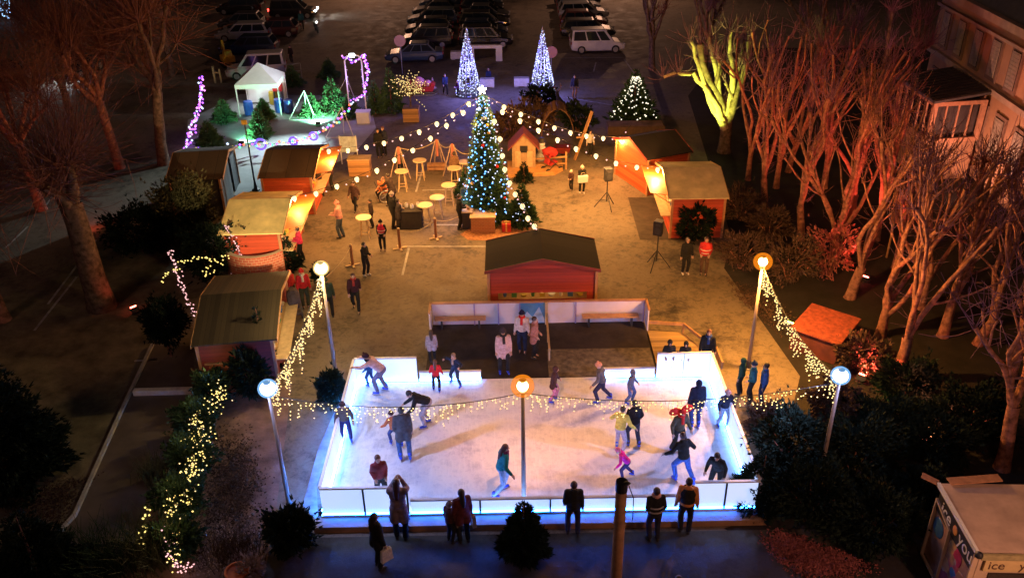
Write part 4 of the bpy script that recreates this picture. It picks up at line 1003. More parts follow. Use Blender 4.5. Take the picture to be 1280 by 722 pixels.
# green lit shrubs near the gazebo
GR = [(418, 140, 2.3, 1.1, 'largest green lit fir below the white arch'), (392, 146, 1.5, .8, 'low green lit fir left of the largest one'), (438, 146, 1.5, .75, 'pale green fir beside the white plinth'),
      (366, 108, 1.5, .75, 'dark green fir behind the right gazebo legs'), (326, 172, 1.9, .7, 'green fir in front of the gazebo'), (331, 150, 1.4, .6, 'green fir close under the gazebo edge'),
      (281, 152, 1.5, .7, 'round green fir left of the gazebo'), (263, 182, 1.5, .75, 'pale green fir at the foot of the purple garland'), (412, 98, 1.5, .7, 'dark fir behind the largest green lit fir'), (470, 142, 2.2, .6, 'dark columnar fir right of the white plinth'), (490, 140, 3.0, .9, 'dark tall fir beside the planter with the lit shrub')]
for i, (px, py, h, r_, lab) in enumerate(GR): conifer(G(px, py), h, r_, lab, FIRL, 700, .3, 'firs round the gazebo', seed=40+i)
# lit fir on the right car park edge
lf = conifer(G(792, 150), 3.2, 1.5, 'fir hung with white LED loops on a dark planter right of the car park', FIR, 1500, .34, seed=61, power=.9)
P_ = []
for k in range(7):
    a0 = math.pi+k*math.pi/7
    for i in range(22):
        f = .08+.8*abs(math.sin(i/22*math.pi*1.0+k*.4)); rr = 1.5*(1-f)*1.05; a = a0+.25*math.sin(i*.6); P_.append((math.cos(a)*rr, math.sin(a)*rr, f*3.1))
leds(P_, .05, EM('led_soft_white', (1, .9, .65), 1.8), lf)
pl = thing('planter', 'long low dark planter under the fir with white LED loops', 'planter', G(795, 168)); mb = MB(); mb.box((0, .5, .25), (3.4, 1.2, .5)); mb.build('box', M('planter_dark_wood', (.10, .055, .035), .8, .3), pl, bevel=.03); mb = MB(); mb.box((0, .5, .505), (3.2, 1.0, .02)); mb.build('soil', SOIL, pl)
# shrubs round the rink
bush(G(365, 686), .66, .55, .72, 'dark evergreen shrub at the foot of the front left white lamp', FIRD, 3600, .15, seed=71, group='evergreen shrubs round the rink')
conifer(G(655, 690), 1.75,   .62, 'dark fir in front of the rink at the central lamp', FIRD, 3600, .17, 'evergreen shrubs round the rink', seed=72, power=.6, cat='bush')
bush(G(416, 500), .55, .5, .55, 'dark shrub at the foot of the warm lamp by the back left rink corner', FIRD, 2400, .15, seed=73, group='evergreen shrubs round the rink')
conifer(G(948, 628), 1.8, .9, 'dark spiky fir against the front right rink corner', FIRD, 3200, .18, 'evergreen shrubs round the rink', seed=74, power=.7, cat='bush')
RB = [(985, 590, 1.3, 1.2, 1.25, 'dark shrub beyond the front right rink corner'), (1010, 650, 1.3, 1.2, 1.1, 'dark shrub in front of the right white lamp'), (1065, 600, 1.3, 1.1, 1.15, 'dark shrub just right of the right white lamp'), (1105, 560, 1.2, 1.0, .95, 'dark shrub below the green floodlight'),
      (1090, 680, 1.3, 1.1, .95, 'dark shrub left of the ice kiosk'), (1165, 575, 1.3, 1.1, 1.0, 'dark shrub behind the ice kiosk'), (1040, 530, 1.0, .8, .9, 'brown lit shrub under the right white lamp'), (1150, 640, 1.0, .9, .8, 'low dark shrub touching the kiosk side'), (1210, 540, 1.4, 1.2, .9, 'dark undergrowth shrub at the kiosk tree'),
      (1130, 500, 1.1, .9, .8, 'low dark shrub at the foot of the second tree row'), (960, 545, .7, .6, .6, 'bare brown shrub at the right rink boards')]
for i, (px, py, rx, ry, rz, lab) in enumerate(RB): bush(G(px, py), rx, ry, rz, lab, BROWNLEAF if 'brown' in lab else FIRD, 3600, .135, seed=80+i, group='bushes right of the rink')
UB = [(925, 335, 1.3, 1.0, .9, 'brown shrub left of the sodium lamp head'), (985, 350, 1.4, 1.2, 1.0, 'rusty brown shrub right of the sodium lamp'), (1035, 345, 1.2, 1.0, 1.3, 'red ivy mound behind the rusty box'), (870, 300, .85, .7, .95, 'dark fir shaped shrub in front of the pale roofed hut'),
      (925, 275, 1.3, 1.1, .9, 'dry brown shrub behind the two standing people'), (1075, 460, 1.1, .9, .7, 'dark shrub below the rusty box'), (960, 300, 1.2, 1.0, .9, 'twiggy brown shrub at the start of the right tree row')]
for i, (px, py, rx, ry, rz, lab) in enumerate(UB): bush(G(px, py), rx, ry, rz, lab, (REDLEAF if 'ivy' in lab else FIRD if 'fir' in lab else BROWNLEAF), 1100, .2 if 'ivy' not in lab else .14, seed=100+i, group='shrubs under the right tree row', W=.14 if 'brown' in lab else .25)
# left shrubs
bush(G(238, 300), 1.6, 1.4, 1.65, 'big olive round shrub in front of the dark hut', OLIVE, 5200, .16, seed=120, group='evergreen shrubs on the left')
bush(G(268, 345), 1.5, 1.0, 1.3, 'dark shrub with garlands beside the tan roofed hut', FIRD, 3600, .16, seed=121, group='evergreen shrubs on the left')
bush(G(180, 315), 1.6, 1.3, 1.2, 'dark low shrub right of the thick left trunk', FIRD, 3400, .16, seed=122, group='evergreen shrubs on the left')
t = bush(G(214, 445), .85, .8, .95, 'dark round clipped shrub on a thin stem left of the olive roofed hut', FIRD, 2800, .14, seed=123, group='evergreen shrubs on the left', cz=1.45, stem=False)
mb = MB(); mb.tube([(0, 0, 0), (0, 0, 1.2)], [.06, .05], 7); mb.build('stem', BARKR, t)
bush(G(318, 495), .75, .6, 1.0, 'dark shrub at the corner of the olive roofed hut', FIRD, 1000, .22, seed=124, group='evergreen shrubs on the left')
conifer(G(335, 470), 2.9, .5, 'thin dark young fir leaning on the olive roofed hut', FIRD, 600, .22, seed=125)
conifer(G(8, 590), 4.2, 1.9, 'huge dark conifer at the left edge of the lawn', FIRD, 8000, .22, seed=126, power=.5)
conifer(G(55, 735), 2.6, 1.3, 'dark conifer at the bottom left corner', FIRD, 4200, .18, seed=127, power=.6)
conifer(G(362, 335), 1.6, .6, 'small fir beside the tan roofed hut counter', FIRD, 620, .24, seed=128)
bush(G(400, 355), .35, .3, .5, 'small dark potted shrub behind the warm lamp head', FIRD, 300, .16, seed=129)
HB = [(268, 505, .6, .8, .7), (250, 545, .75, .7, .75), (243, 590, .8, .7, .7), (228, 640, .8, .7, .65), (222, 690, .8, .7, .55)]
for i, (px, py, rx, ry, rz) in enumerate(HB):
    bush(G(px, py), rx, ry, rz, ('topmost', 'second from top', 'middle', 'second from bottom', 'lowest')[i]+' shrub in the LED lit row along the footpath', YEW, 2200, .13, seed=140+i, group='LED lit shrubs along the footpath')
    point_light('fairy_light', G(px, py)+Vector((.1, -.35, rz*2+.25)), (1., .72, .3), 9, .1)
def grasses(px, py, n, rx, ry, h, label, seed, mat=GRASS):
    q = np.random.default_rng(seed); t = thing('ornamental_grass', label, 'ornamental grass', G(px, py), 0, 'ornamental grass tufts')
    T = Tubes()
    for i in range(n):
        b = np.array([q.normal(0, rx*.5), q.normal(0, ry*.5), 0]); o = q.normal(0, .35, 2); l = h*q.uniform(.6, 1.1)
        T.add([b, b+[o[0]*l*.4, o[1]*l*.4, l*.6], b+[o[0]*l, o[1]*l, l]], [.012, .009, .004], 3)
    T.build('blades', mat, t)
grasses(185, 700, 330, .7, .6, 1.1, 'tall dry grass tuft with yellow lights at the bottom left', 1); grasses(130, 715, 420, .9, .7, 1.2, 'wide dark grass clump at the bottom edge', 2, YEW); grasses(195, 600, 160, .4, .4, .9, 'thin dry grass tuft left of the LED shrubs', 3); grasses(290, 690, 260, .8, .6, .5, 'low brown grass among the leaves by the left lamp', 4, BROWNLEAF)
# leaf litter
def litter(pts, n, mat, name, seed, L=.07):
    q = np.random.default_rng(seed); P = np.array([[p.x, p.y] for p in pts]); w = q.dirichlet(np.ones(len(P))*.55, n); c = w@P
    C = np.concatenate([c, q.uniform(.012, .05, (n, 1))], 1); D = q.normal(0, 1, (n, 3)); D[:, 2] = np.abs(D[:, 2])*.3
    V, T = sprays(C, D, L, .4, 1, seed); o = link(name, np_mesh(name, V, [T]), mat); return tag(o, kind='stuff')
litter([G(*p) for p in ((935, 668), (960, 655), (1000, 665), (1060, 690), (1120, 715), (1080, 735), (1000, 735), (960, 700))], 7000, REDLEAF, 'fallen_leaves', 1)
litter([G(*p) for p in ((905, 345), (960, 360), (1000, 400), (985, 430), (930, 380), (915, 370))], 1800, BROWNLEAF, 'fallen_leaves', 2)
litter([G(*p) for p in ((250, 500), (320, 520), (350, 600), (330, 722), (230, 722), (225, 650), (290, 640), (300, 560))], 6000, BROWNLEAF, 'fallen_leaves', 3)
litter([G(*p) for p in ((20, 600), (90, 600), (80, 660), (10, 722), (0, 640), (130, 590))], 2600, BROWNLEAF, 'fallen_leaves', 4)
litter([G(*p) for p in ((270, 640), (350, 650), (330, 722), (220, 722), (290, 700))], 1500, M('fallen_pale_leaves', (.4, .28, .25), .8, .4, 10), 'fallen_leaves', 5, .06)
# floodlights
LIME = (.75, 1., .12); RED_ = (1., .12, .07)
ground_spot(863, 214, (12.0, 47.3, 5.2), LIME, 9500, 'ground floodlight at the foot of the yellow green tree', 58)
ground_spot(1108, 524, (13.3, 25.5, 2.0), (.85, 1., .2), 15, 'small yellow green floodlight among the dark bushes', 100)
ground_spot(985, 412, (11.5, 29, 1.2), (.4, 1., .12), 25, 'small green floodlight at the brown leaf bank', 100)
ground_spot(1082, 352, (13.6, 30.5, 4.5), RED_, 2600, 'red ground floodlight between the rusty box and the second tree row', 110)
ground_spot(1075, 478, (14.5, 27.5, 5.0), RED_, 2200, 'red ground floodlight below the rusty box', 115)
ground_spot(1150, 560, (15.5, 24.5, 5), (1., .22, .13), 1500, 'red ground floodlight among the kiosk bushes', 115)
ground_spot(1068, 318, (15.5, 37.5, 5.0), RED_, 2600, 'red ground floodlight deep in the right tree row', 110)
ground_spot(170, 392, (-16.4, 31.2, 3.2), (1., .12, .06), 60, 'dim red floodlight beside the thick left trunk', 100)
ground_spot(105, 300, (-21, 42, 3.5), (1., .14, .08), 330, 'dim red floodlight on the left parking ground', 120)
ground_spot(398, 158, (-12.5, 55.8, 1.2), (.3, 1., .6), 2000, 'green floodlight in front of the largest green fir', 120)
ground_spot(302, 182, (-15.4, 51.5, 1.0), (.3, 1., .65), 900, 'green floodlight left of the gazebo fir', 120)
ground_spot(232, 200, (-20.3, 49, 3.5), (.9, .95, 1.), 60, 'white floodlight at the foot of the white lit trunk', 80)

ground_spot(1160, 262, (24.5, 41, 5.5), (1., .42, .3), 2600, 'added orange floodlight brightening the house behind the glazed bay', 120)  # lamp added to lighten the dark house front

point_light('star_light', TOP+Vector((.35, -.5, .1)), (1., .9, .45), 60, .1, None)
point_light('tree_blue_light', XB+Vector((-1.35, -.6, 1.6)), (.12, .35, 1.), 45, .3, None)
# ------------------------------------------------------------------ cars
CARGLASS = GLASS('car_glass', (.02, .025, .03))
def paint(name, col):
    if name in MATS: return MATS[name]
    m = M(name, col, .35, .12, 2); b = m.node_tree.nodes['Principled BSDF']; b.inputs['Coat Weight'].default_value = .6; b.inputs['Coat Roughness'].default_value = .1
    return m
def car(px, py, face, label, col, kind='hatch', lights=None, group='parked cars', scale=1.):
    """face: direction of the bonnet in degrees, 0 = away, 90 = left, 270 = right"""
    Lh, W, H = dict(hatch=(2.05, 1.76, 1.48), wagon=(2.3, 1.8, 1.5), sedan=(2.25, 1.78, 1.45), van=(2.15, 1.8, 1.82), suv=(2.2, 1.86, 1.7))[kind]
    jt = random.uniform(-1, 1); t = thing('parked_car', label, 'car', G(px, py)+Vector((.25*random.uniform(-1, 1), 0, 0)), R(face+2.5*jt), group); pm = paint('car_paint_%02d_%02d_%02d' % tuple(int(c*99) for c in col), col)
    # stations along y (front is +y): half width, bottom, belt height
    zb = .95 if kind in ('van', 'suv') else .86
    st = [(-Lh, .70, .42, zb-.12), (-Lh+.08, .78, .26, zb), (-Lh+.5, .87, .2, zb+.02), (0, .89, .2, zb), (Lh-1.1, .88, .2, zb-.03), (Lh-.45, .84, .22, zb-.12), (Lh-.1, .74, .26, zb-.26), (Lh, .62, .36, zb-.36)]
    def loft(st):
        V = []; Fc = []; n = 10
        for y, w, z0, z1 in st:
            m = (z0+z1)/2; w *= W/1.78
            for x, z in ((-w*.86, z0), (w*.86, z0), (w*.97, z0+.1), (w, m), (w*.97, z1-.08), (w*.88, z1), (-w*.88, z1), (-w*.97, z1-.08), (-w, m), (-w*.97, z0+.1)): V.append((x, y, z))
        k = len(st)
        for i in range(k-1):
            for j in range(n): Fc.append((i*n+j, i*n+(j+1) % n, (i+1)*n+(j+1) % n, (i+1)*n+j))
        Fc += [tuple(range(n)), tuple((k-1)*n+j for j in range(n-1, -1, -1))]
        return V, Fc
    mb = MB(); mb.add(*loft(st)); 
    # cabin: roof sheet over four slanted pillars
    ya, yb, yc, yd = dict(hatch=(-Lh+.12, -Lh+.55, .35, 1.15), wagon=(-Lh+.1, -Lh+.45, .45, 1.25), sedan=(-Lh+.55, -Lh+1.15, .3, 1.15), van=(-Lh+.03, -Lh+.15, .5, 1.25), suv=(-Lh+.1, -Lh+.35, .45, 1.2))[kind]
    w0, w1 = W/2*.90, W/2*.72
    zb2 = zb-.02
    cv = [(-w0, ya, zb2), (w0, ya, zb2), (w0, yd, zb2-.04), (-w0, yd, zb2-.04), (-w1, yb, H-.03), (w1, yb, H-.03), (w1, yc, H-.03), (-w1, yc, H-.03), (-w1*.8, yb+.12, H), (w1*.8, yb+.12, H), (w1*.8, yc-.12, H), (-w1*.8, yc-.12, H)]
    mb.add(cv, [(0, 1, 5, 4), (1, 2, 6, 5), (2, 3, 7, 6), (3, 0, 4, 7), (4, 5, 9, 8), (5, 6, 10, 9), (6, 7, 11, 10), (7, 4, 8, 11), (8, 9, 10, 11)])
    mb.build('body', pm, t, bevel=.03)
    A = [Vector(v) for v in cv]
    def win(a, b, c, d, u0=.06, u1=.94, v0=.12, v1=.88, off=.012):
        n = (b-a).cross(d-a).normalized()*off
        def q(u, v): return a.lerp(b, u).lerp(d.lerp(c, u), v)+n
        w = MB(); w.quad(q(u0, v0), q(u1, v0), q(u1, v1), q(u0, v1)); w.build('window', CARGLASS, t, fix=False)
    win(A[0], A[1], A[5], A[4]); win(A[2], A[3], A[7], A[6], .05, .95, .06, .94)
    for u in ((.05, .36), (.39, .68), (.71, .93)): win(A[1], A[2], A[6], A[5], u[0], u[1])
    for u in ((.07, .29), (.32, .61), (.64, .95)): win(A[3], A[0], A[4], A[7], u[0], u[1])
    for x in (-1, 1):
        for y in (-Lh*.62, Lh*.62):
            w = MB(); r_ = .32
            prof = [(r_*math.cos(a), r_*math.sin(a)) for a in [2*math.pi*i/16 for i in range(16)]]
            w.prism([(y+p, .32+q) for p, q in prof], x*W*.5-.2*(x > 0)+.0, x*W*.5+.2*(x < 0), 'x'); o = w.build('wheel', TYRE, t, bevel=.02)
            w = MB(); w.prism([(y+p*.62, .32+q*.62) for p, q in prof], x*W*.5, x*W*.5+.012*x, 'x'); w.build('rim', STEEL, o)
        w = MB(); w.ell((x*W*.36, Lh-.09, zb-.26), (.17, .1, .075)); w.build('headlight', EM('headlight_on', (.9, .95, 1.), 60) if lights else GLASS('headlight_glass', (.5, .5, .5)), t, smooth=True)
        w = MB(); w.box((x*W*.40, -Lh+.01, zb-.1), (.16, .08, .22)); w.build('tail_light', EM('tail_on', (1., .03, .02), 14) if lights == 'tail' else M('tail_red', (.25, .01, .01), .3), t)
        w = MB(); w.ell((x*(W/2+.08), yd-.15, zb+.04), (.1, .06, .07)); w.build('mirror', pm, t, smooth=True)
    if lights:
        for x in (-1, 1): spot_light('beam', (x*.6, Lh+.1, zb-.26), (x*.9, Lh+9, -.3), (.9, .95, 1.), 160, 75, .05, .7, t)
    return t
BLK = (.012, .012, .014); SIL = (.32, .33, .34); NVY = (.015, .03, .06); WHT = (.62, .62, .6); DRED = (.12, .012, .012); BLU = (.03, .06, .12)
car(312, 67, 90, 'dark blue estate car with bright front wheel, nearest of the top left row', NVY, 'wagon')
car(307, 50, 90, 'silver roofed car just behind the dark blue estate car', SIL, 'wagon')
car(300, 36, 90, 'dark car third in the top left row', (.05, .05, .055), 'hatch')
car(300, 17, 90, 'black car at the top of the left row', BLK, 'suv')
car(345, 45, 90, 'dark red car tucked behind the silver roofed car', (.05, .01, .012), 'hatch')
car(366, 22, 270, 'black car driving right with headlights and tail lights on', BLK, 'suv', 'tail', None)
car(322, 96, 100, 'white van with dark windows parked behind the white gazebo', WHT, 'van')
car(100, 92, 170, 'dark car facing the camera with dazzling headlights on the left parking ground', BLK, 'hatch', 'on', None)
car(8, 100, 300, 'dark car with orange lit roof at the left edge', (.10, .03, .012), 'sedan')
car(522, 76, 90, 'blue grey saloon car at the near end of the middle left row', BLU, 'sedan')
for i, (px, py, c, k, lab) in enumerate([(530, 58, BLK, 'suv', 'black tall car behind the blue grey saloon'), (535, 43, BLK, 'hatch', 'black car third in the middle left row'), (540, 31, (.03, .05, .06), 'wagon', 'greenish dark car fourth in the middle left row'), (545, 20, BLK, 'sedan', 'black car fifth in the middle left row'), (549, 10, NVY, 'hatch', 'navy car at the far end of the middle left row')]):
    car(px, py, 90, lab, c, k)
for i, (px, py, c, k, lab) in enumerate([(604, 58, BLK, 'suv', 'black car nearest the camera in the middle right row'), (605, 46, NVY, 'hatch', 'navy car second in the middle right row'), (605, 35, BLK, 'wagon', 'black estate third in the middle right row'), (604, 25, (.05, .055, .06), 'sedan', 'grey car fourth in the middle right row'), (603, 16, BLK, 'hatch', 'black car fifth in the middle right row'), (602, 8, (.06, .09, .1), 'sedan', 'pale green tinted car at the far end of the middle right row')]):
    car(px, py, 270, lab, c, k)
for i, (px, py, c, k, lab) in enumerate([(748, 64, WHT, 'van', 'white people carrier at the near end of the right row'), (732, 46, BLK, 'wagon', 'black estate behind the white people carrier'), (728, 34, DRED, 'hatch', 'dark red car third in the right row'), (726, 23, SIL, 'wagon', 'silver car fourth in the right row'), (724, 14, (.2, .21, .22), 'hatch', 'grey silver car fifth in the right row'), (722, 6, BLK, 'sedan', 'black saloon at the far end of the right row')]):
    car(px, py, 270, lab, c, k)
# ------------------------------------------------------------------ things in the car park
t = thing('motor_scooter', 'dark scooter with a small lit headlight beside the driving black car', 'scooter', G(396, 40), R(200))
mb = MB(); mb.box((0, 0, .45), (.26, 1.1, .12)); mb.box((0, -.35, .68), (.3, .7, .14)); mb.bar((0, .5, .3), (0, .35, 1.05), .12); mb.bar((-.3, .35, 1.05), (.3, .35, 1.05), .05); mb.box((0, -.4, .5), (.3, .5, .3)); mb.build('body', BLACKPL, t, bevel=.04)
for y in (-.55, .55):
    mb = MB(); mb.prism([(y+.24*math.cos(a), .24+.24*math.sin(a)) for a in [2*math.pi*i/14 for i in range(14)]], -.06, .06, 'x'); mb.build('wheel', TYRE, t)
mb = MB(); mb.ell((0, .47, .92), (.09, .06, .09)); mb.build('headlight', EM('scooter_lamp', (1, .95, .85), 8), t)
t = thing('mini_digger', 'small yellow digger parked in front of the dark blue estate car', 'digger', G(286, 82), R(30))
YEL = M('machine_yellow', (.55, .3, .02), .45, .2, 4)
mb = MB(); mb.box((0, 0, .55), (.9, 1.2, .45)); mb.box((0, -.2, .95), (.7, .6, .5), taper=.8); mb.build('body', YEL, t, bevel=.06)
mb = MB(); mb.bar((0, .5, .7), (0, 1.0, 1.7), .14); mb.bar((0, 1.0, 1.7), (0, 1.5, .9), .12); mb.build('boom', YEL, t); mb = MB(); mb.prism([(1.35, .9), (1.65, .95), (1.6, .55), (1.25, .6)], -.2, .2, 'x'); mb.build('bucket', DARKMETAL, t)
for q in (-1, 1):
    mb = MB(); mb.box((q*.45, 0, .17), (.26, 1.4, .34)); mb.build('track', TYRE, t, bevel=.1)
t = thing('marker_post', 'short pale yellow marker posts with a crosspiece below the small digger', 'marker', G(272, 104)); mb = MB(); mb.box((-.15, 0, .6), (.12, .1, 1.2)); mb.box((.25, .1, .5), (.1, .1, 1.0)); mb.box((.05, .05, .75), (.5, .06, .1)); mb.build('post', M('marker_cream', (.45, .38, .2), .6), t)
def disc_sign(px, py, top, col, label):
    b = G(px, py); h = HT(b, top); t = thing('road_sign', label, 'road sign', b, 0, 'round road signs'); mb = MB(); mb.tube([(0, 0, 0), (0, 0, h)], .035); mb.build('pole', STEEL, t)
    mb = MB(); mb.prism([(.42*math.cos(a), h-.4+.42*math.sin(a)) for a in [2*math.pi*i/20 for i in range(20)]], -.08, -.05, 'y'); mb.build('disc', M('sign_%d' % int(col[1]*99), col, .5, .1), t)
disc_sign(503, 92, 44, (.55, .35, .35), 'pinkish round road sign seen from behind beside the blue grey saloon'); disc_sign(689, 95, 58, (.5, .22, .16), 'reddish round road sign just right of the right LED cone')
def block(px, py, w, label, h=.62):
    t = thing('concrete_block', label, 'barrier block', G(px, py), 0, 'white barrier blocks'); mb = MB(); mb.prism([(-.35, .08), (.35, .08), (.28, h), (-.28, h)], -w/2, w/2, 'x'); mb.build('block', M('white_block', (.6, .6, .62), .8, .12), t, bevel=.03)
    mb = MB()
    for q in (-1, 1): mb.box((q*w*.34, 0, .04), (.3, .5, .08))
    mb.build('foot', CONC, t)
block(609, 109, 1.0, 'white barrier block beside the left LED cone'); block(652, 108, 1.05, 'white barrier block beside the right LED cone'); block(574, 74, 1.3, 'dim pale barrier block behind the left LED cone')
t = thing('height_barrier', 'pale lilac barrier frame with one leg behind the left LED cone', 'barrier', G(624, 76)); mb = MB(); mb.box((0, 0, .6), (.5, .4, 1.2)); mb.box((-1.15, 0, 1.1), (2.0, .35, .24)); mb.box((-2.0, 0, .5), (.2, .3, 1.0)); mb.build('frame', WHITEP, t, bevel=.02)
t = thing('cable_post', 'thin black post with small yellow box by the pale paving', 'post', G(320, 238)); h = HT(G(320, 238), 150); mb = MB(); mb.lathe((0, 0, 0), [(.2, 0), (.2, .06), (.1, .12), (.05, .5), (.035, h)], 10); mb.build('post', DARKMETAL, t); mb = MB(); mb.box((-.0, -.06, h-.1), (.26, .1, .22)); mb.build('box', M('yellow_box', (.6, .4, .05), .5), t)
t = thing('work_barrier', 'thin white metal frame barrier right of the white van', 'barrier', G(376, 98)); mb = MB()
for a, b_ in (((-1.1, 0, 0), (-1.1, 0, 1.0)), ((.1, 0, 0), (.1, 0, 1.1)), ((-1.1, 0, 1.0), (.1, 0, 1.1)), ((-1.1, 0, .5), (.1, 0, .55))): mb.bar(a, b_, .05)
mb.build('frame', STEEL, t)
# white gazebo
gz = G(331, 137); t = thing('gazebo', 'white pop up gazebo with a pyramid roof lit from inside', 'gazebo', gz, R(3))
mb = MB(); w = 1.35; ez = 2.05
pv = [(-w, -w, ez), (w, -w, ez), (w, w, ez), (-w, w, ez)]
mid = [(-w*.45, -w*.45, ez+.55), (w*.45, -w*.45, ez+.55), (w*.45, w*.45, ez+.55), (-w*.45, w*.45, ez+.55)]
low = [(x, y, ez-.28) for x, y, z in pv]
V = low+pv+mid+[(0, 0, ez+1.05)]
Fc = [(i, (i+1) % 4, 4+(i+1) % 4, 4+i) for i in range(4)]+[(4+i, 4+(i+1) % 4, 8+(i+1) % 4, 8+i) for i in range(4)]+[(8+i, 8+(i+1) % 4, 12) for i in range(4)]
mb.add(V, Fc); mb.build('canopy', CLOTHW, t)
for x in (-1, 1):
    for y in (-1, 1): mb = MB(); mb.box((x*(w-.04), y*(w-.04), ez/2), (.06, .06, ez)); mb.build('leg', WHITEP, t)
mb = MB(); mb.quad((-w+.1, w-.05, .1), (w-.1, w-.05, .1), (w-.1, w-.05, ez), (-w+.1, w-.05, ez)); mb.build('back_sheet', CLOTHW, t, fix=False)
point_light('gazebo_light', (0, 0, 1.9), (.9, .95, 1.), 70, .15, t); mb = MB(); mb.box((0, 0, 2.02), (.5, .12, .05)); mb.build('lamp', EM('gazebo_lamp', (.9, .95, 1.), 20), t)

def barrel(px, py, col, label, h=.85, r_=.3):
    t = thing('barrel', label, 'barrel', G(px, py), 0, 'barrels and tubs under the gazebo'); mb = MB(); mb.lathe((0, 0, 0), [(r_*.9, 0), (r_, .05), (r_, h*.33), (r_*1.05, h*.35), (r_, h*.38), (r_, h*.66), (r_*1.05, h*.69), (r_, h*.72), (r_*.95, h), (r_*.85, h+.02)], 14); mb.build('drum', M('drum_%d%d%d' % tuple(int(c*99) for c in col), col, .4, .1), t, smooth=False)
barrel(312, 143, (.03, .09, .5), 'blue barrel at the left gazebo leg'); barrel(350, 140, (.03, .08, .4), 'blue barrel under the middle of the gazebo'); barrel(362, 141, (.03, .06, .35), 'darker blue barrel at the right gazebo leg'); barrel(343, 130, (.5, .35, .03), 'yellow tub at the back of the gazebo')
t = thing('cool_box', 'red box on a stand inside the gazebo', 'box', G(350, 131)); mb = MB(); mb.box((0, 0, 1.2), (.6, .45, .5)); mb.build('box', M('box_red', (.45, .02, .02), .5), t, bevel=.03); mb = MB()
for x in (-1, 1): mb.box((x*.25, 0, .47), (.06, .4, .95))
mb.build('stand', DARKMETAL, t)
# white arch and plinth
ab = G(452, 148); t = thing('arch', 'slim white garden arch carrying purple lights', 'arch', ab)
mb = MB(); hA = HT(ab, 68)
for x in (-.7, .35): mb.tube([(x, 0, 0), (x, 0, hA-.4)], .045, 6)
mb.tube([(-.7, 0, hA-.4), (-.5, 0, hA-.1), (-.15, 0, hA), (.2, 0, hA-.1), (.35, 0, hA-.4)], .045, 6)
for z in np.arange(.4, hA-.5, .45): mb.bar((-.7, 0, z), (-.58, 0, z), .03); mb.bar((.35, 0, z), (.24, 0, z), .03)
mb.build('frame', WHITEP, t)
mb = MB(); mb.box((-.2, -.06, hA-.05), (.3, .14, .2)); mb.build('lamp', EM('arch_lamp', (.85, .95, 1.), 12), t)
spot_light('arch_lamp_light', (-.25, -.2, hA-.1), Vector((-14.2, 46.3, 0))-ab, (.70, .95, 1.), 9500, 54, .1, 1., t); spot_light('arch_lamp_light', (-.5, -.2, hA-.1), gz+Vector((0, 0, 2.4))-ab, (.85, .93, 1.), 1500, 40, .1, .8, t); point_light('arch_light', (-.2, -.3, hA-1.4), (.5, .3, 1.), 70, .2, t)
t = thing('plinth', 'white square plinth at the foot of the white arch', 'plinth', G(455, 153)); mb = MB(); mb.box((0, 0, .35), (.8, .6, .7)); mb.box((0, 0, .72), (.9, .7, .05)); mb.build('plinth', WHITEP, t, bevel=.02)
for i, (px, py) in enumerate(((432, 172), (385, 150), (437, 132))):
    t = thing('wire_frame', ('white wire prism frame standing on the pale paving', 'thin white post frame behind the low garland', 'white leaning rod frame near the white plinth')[i], 'wire frame', G(px, py), 0, 'white wire frames'); mb = MB()
    for a, b_ in (((-1.2, 0, 0), (0, 0, 1.9)), ((.5, 0, 0), (0, 0, 1.9)), ((-.2, .7, 0), (0, 0, 1.9)), ((-1.2, 0, .02), (.5, 0, .02))): mb.bar(a, b_, .035)
    mb.build('frame', WHITEP, t)
# lit shrub in a planter
pb = G(514, 153); t = thing('planter_box', 'square pine planter holding the bare shrub with warm lights', 'planter', pb); mb = MB(); mb.box((0, .45, .42), (1.0, .9, .84)); mb.build('box', WOOD, t, bevel=.02); mb = MB(); mb.box((0, .45, .85), (.9, .8, .03)); mb.build('soil', SOIL, t)
sb = thing('lit_shrub', 'bare shrub wrapped in warm fairy lights in the pine planter', 'shrub', pb+Vector((0, .45, .86))); T = Tubes(); P_ = []
T.add([(0, 0, 0), (0, 0, .9)], [.07, .05], 7)
for k in range(70):
    p, _ = wander((0, 0, random.uniform(.6, 1.0)), rng.normal(0, 1, 3)*np.array([1, .8, .3])+np.array([0, 0, .9]), random.uniform(.8, 1.7), 6, .25, .0); T.add(p, np.linspace(.02, .006, 7), 4)
    P_ += [tuple(v) for v in p[2:]] if random.random() < .6 else []
T.build('branches', BARK, sb); leds(P_, .032, EM('led_soft_gold', (1., .72, .25), 2), sb)
t = thing('sleigh', 'small red sleigh with pink white heap lit beside the lit shrub', 'sleigh', G(527, 119)); mb = MB(); mb.prism([(-.9, .3), (.8, .3), (1.0, .8), (.75, .95), (.6, .6), (-.5, .6), (-.7, 1.1), (-1.0, 1.0)], -.3, .3, 'y'); mb.build('body', M('sleigh_red', (.45, .015, .03), .5), t, bevel=.04); mb = MB(); mb.ell((-.15, 0, .9), (.45, .3, .38)); mb.ell((.45, 0, .8), (.3, .28, .25)); mb.build('load', M('pink_sacks', (.7, .3, .42), .7, .25, 4), t, smooth=True)
mb = MB()
for y in (-.25, .25): mb.tube([(-1.0, y, .06), (.8, y, .06), (1.1, y, .2)], .03)
mb.build('runners', STEEL, t)
t = thing('traffic_cone', 'small pale pink cone right of the red sleigh', 'cone', G(541, 110)); mb = MB(); mb.lathe((0, 0, 0), [(.26, 0), (.26, .04), (.17, .05), (.04, .72), (.02, .73)], 12); mb.build('cone', M('cone_pink', (.65, .4, .4), .6), t)
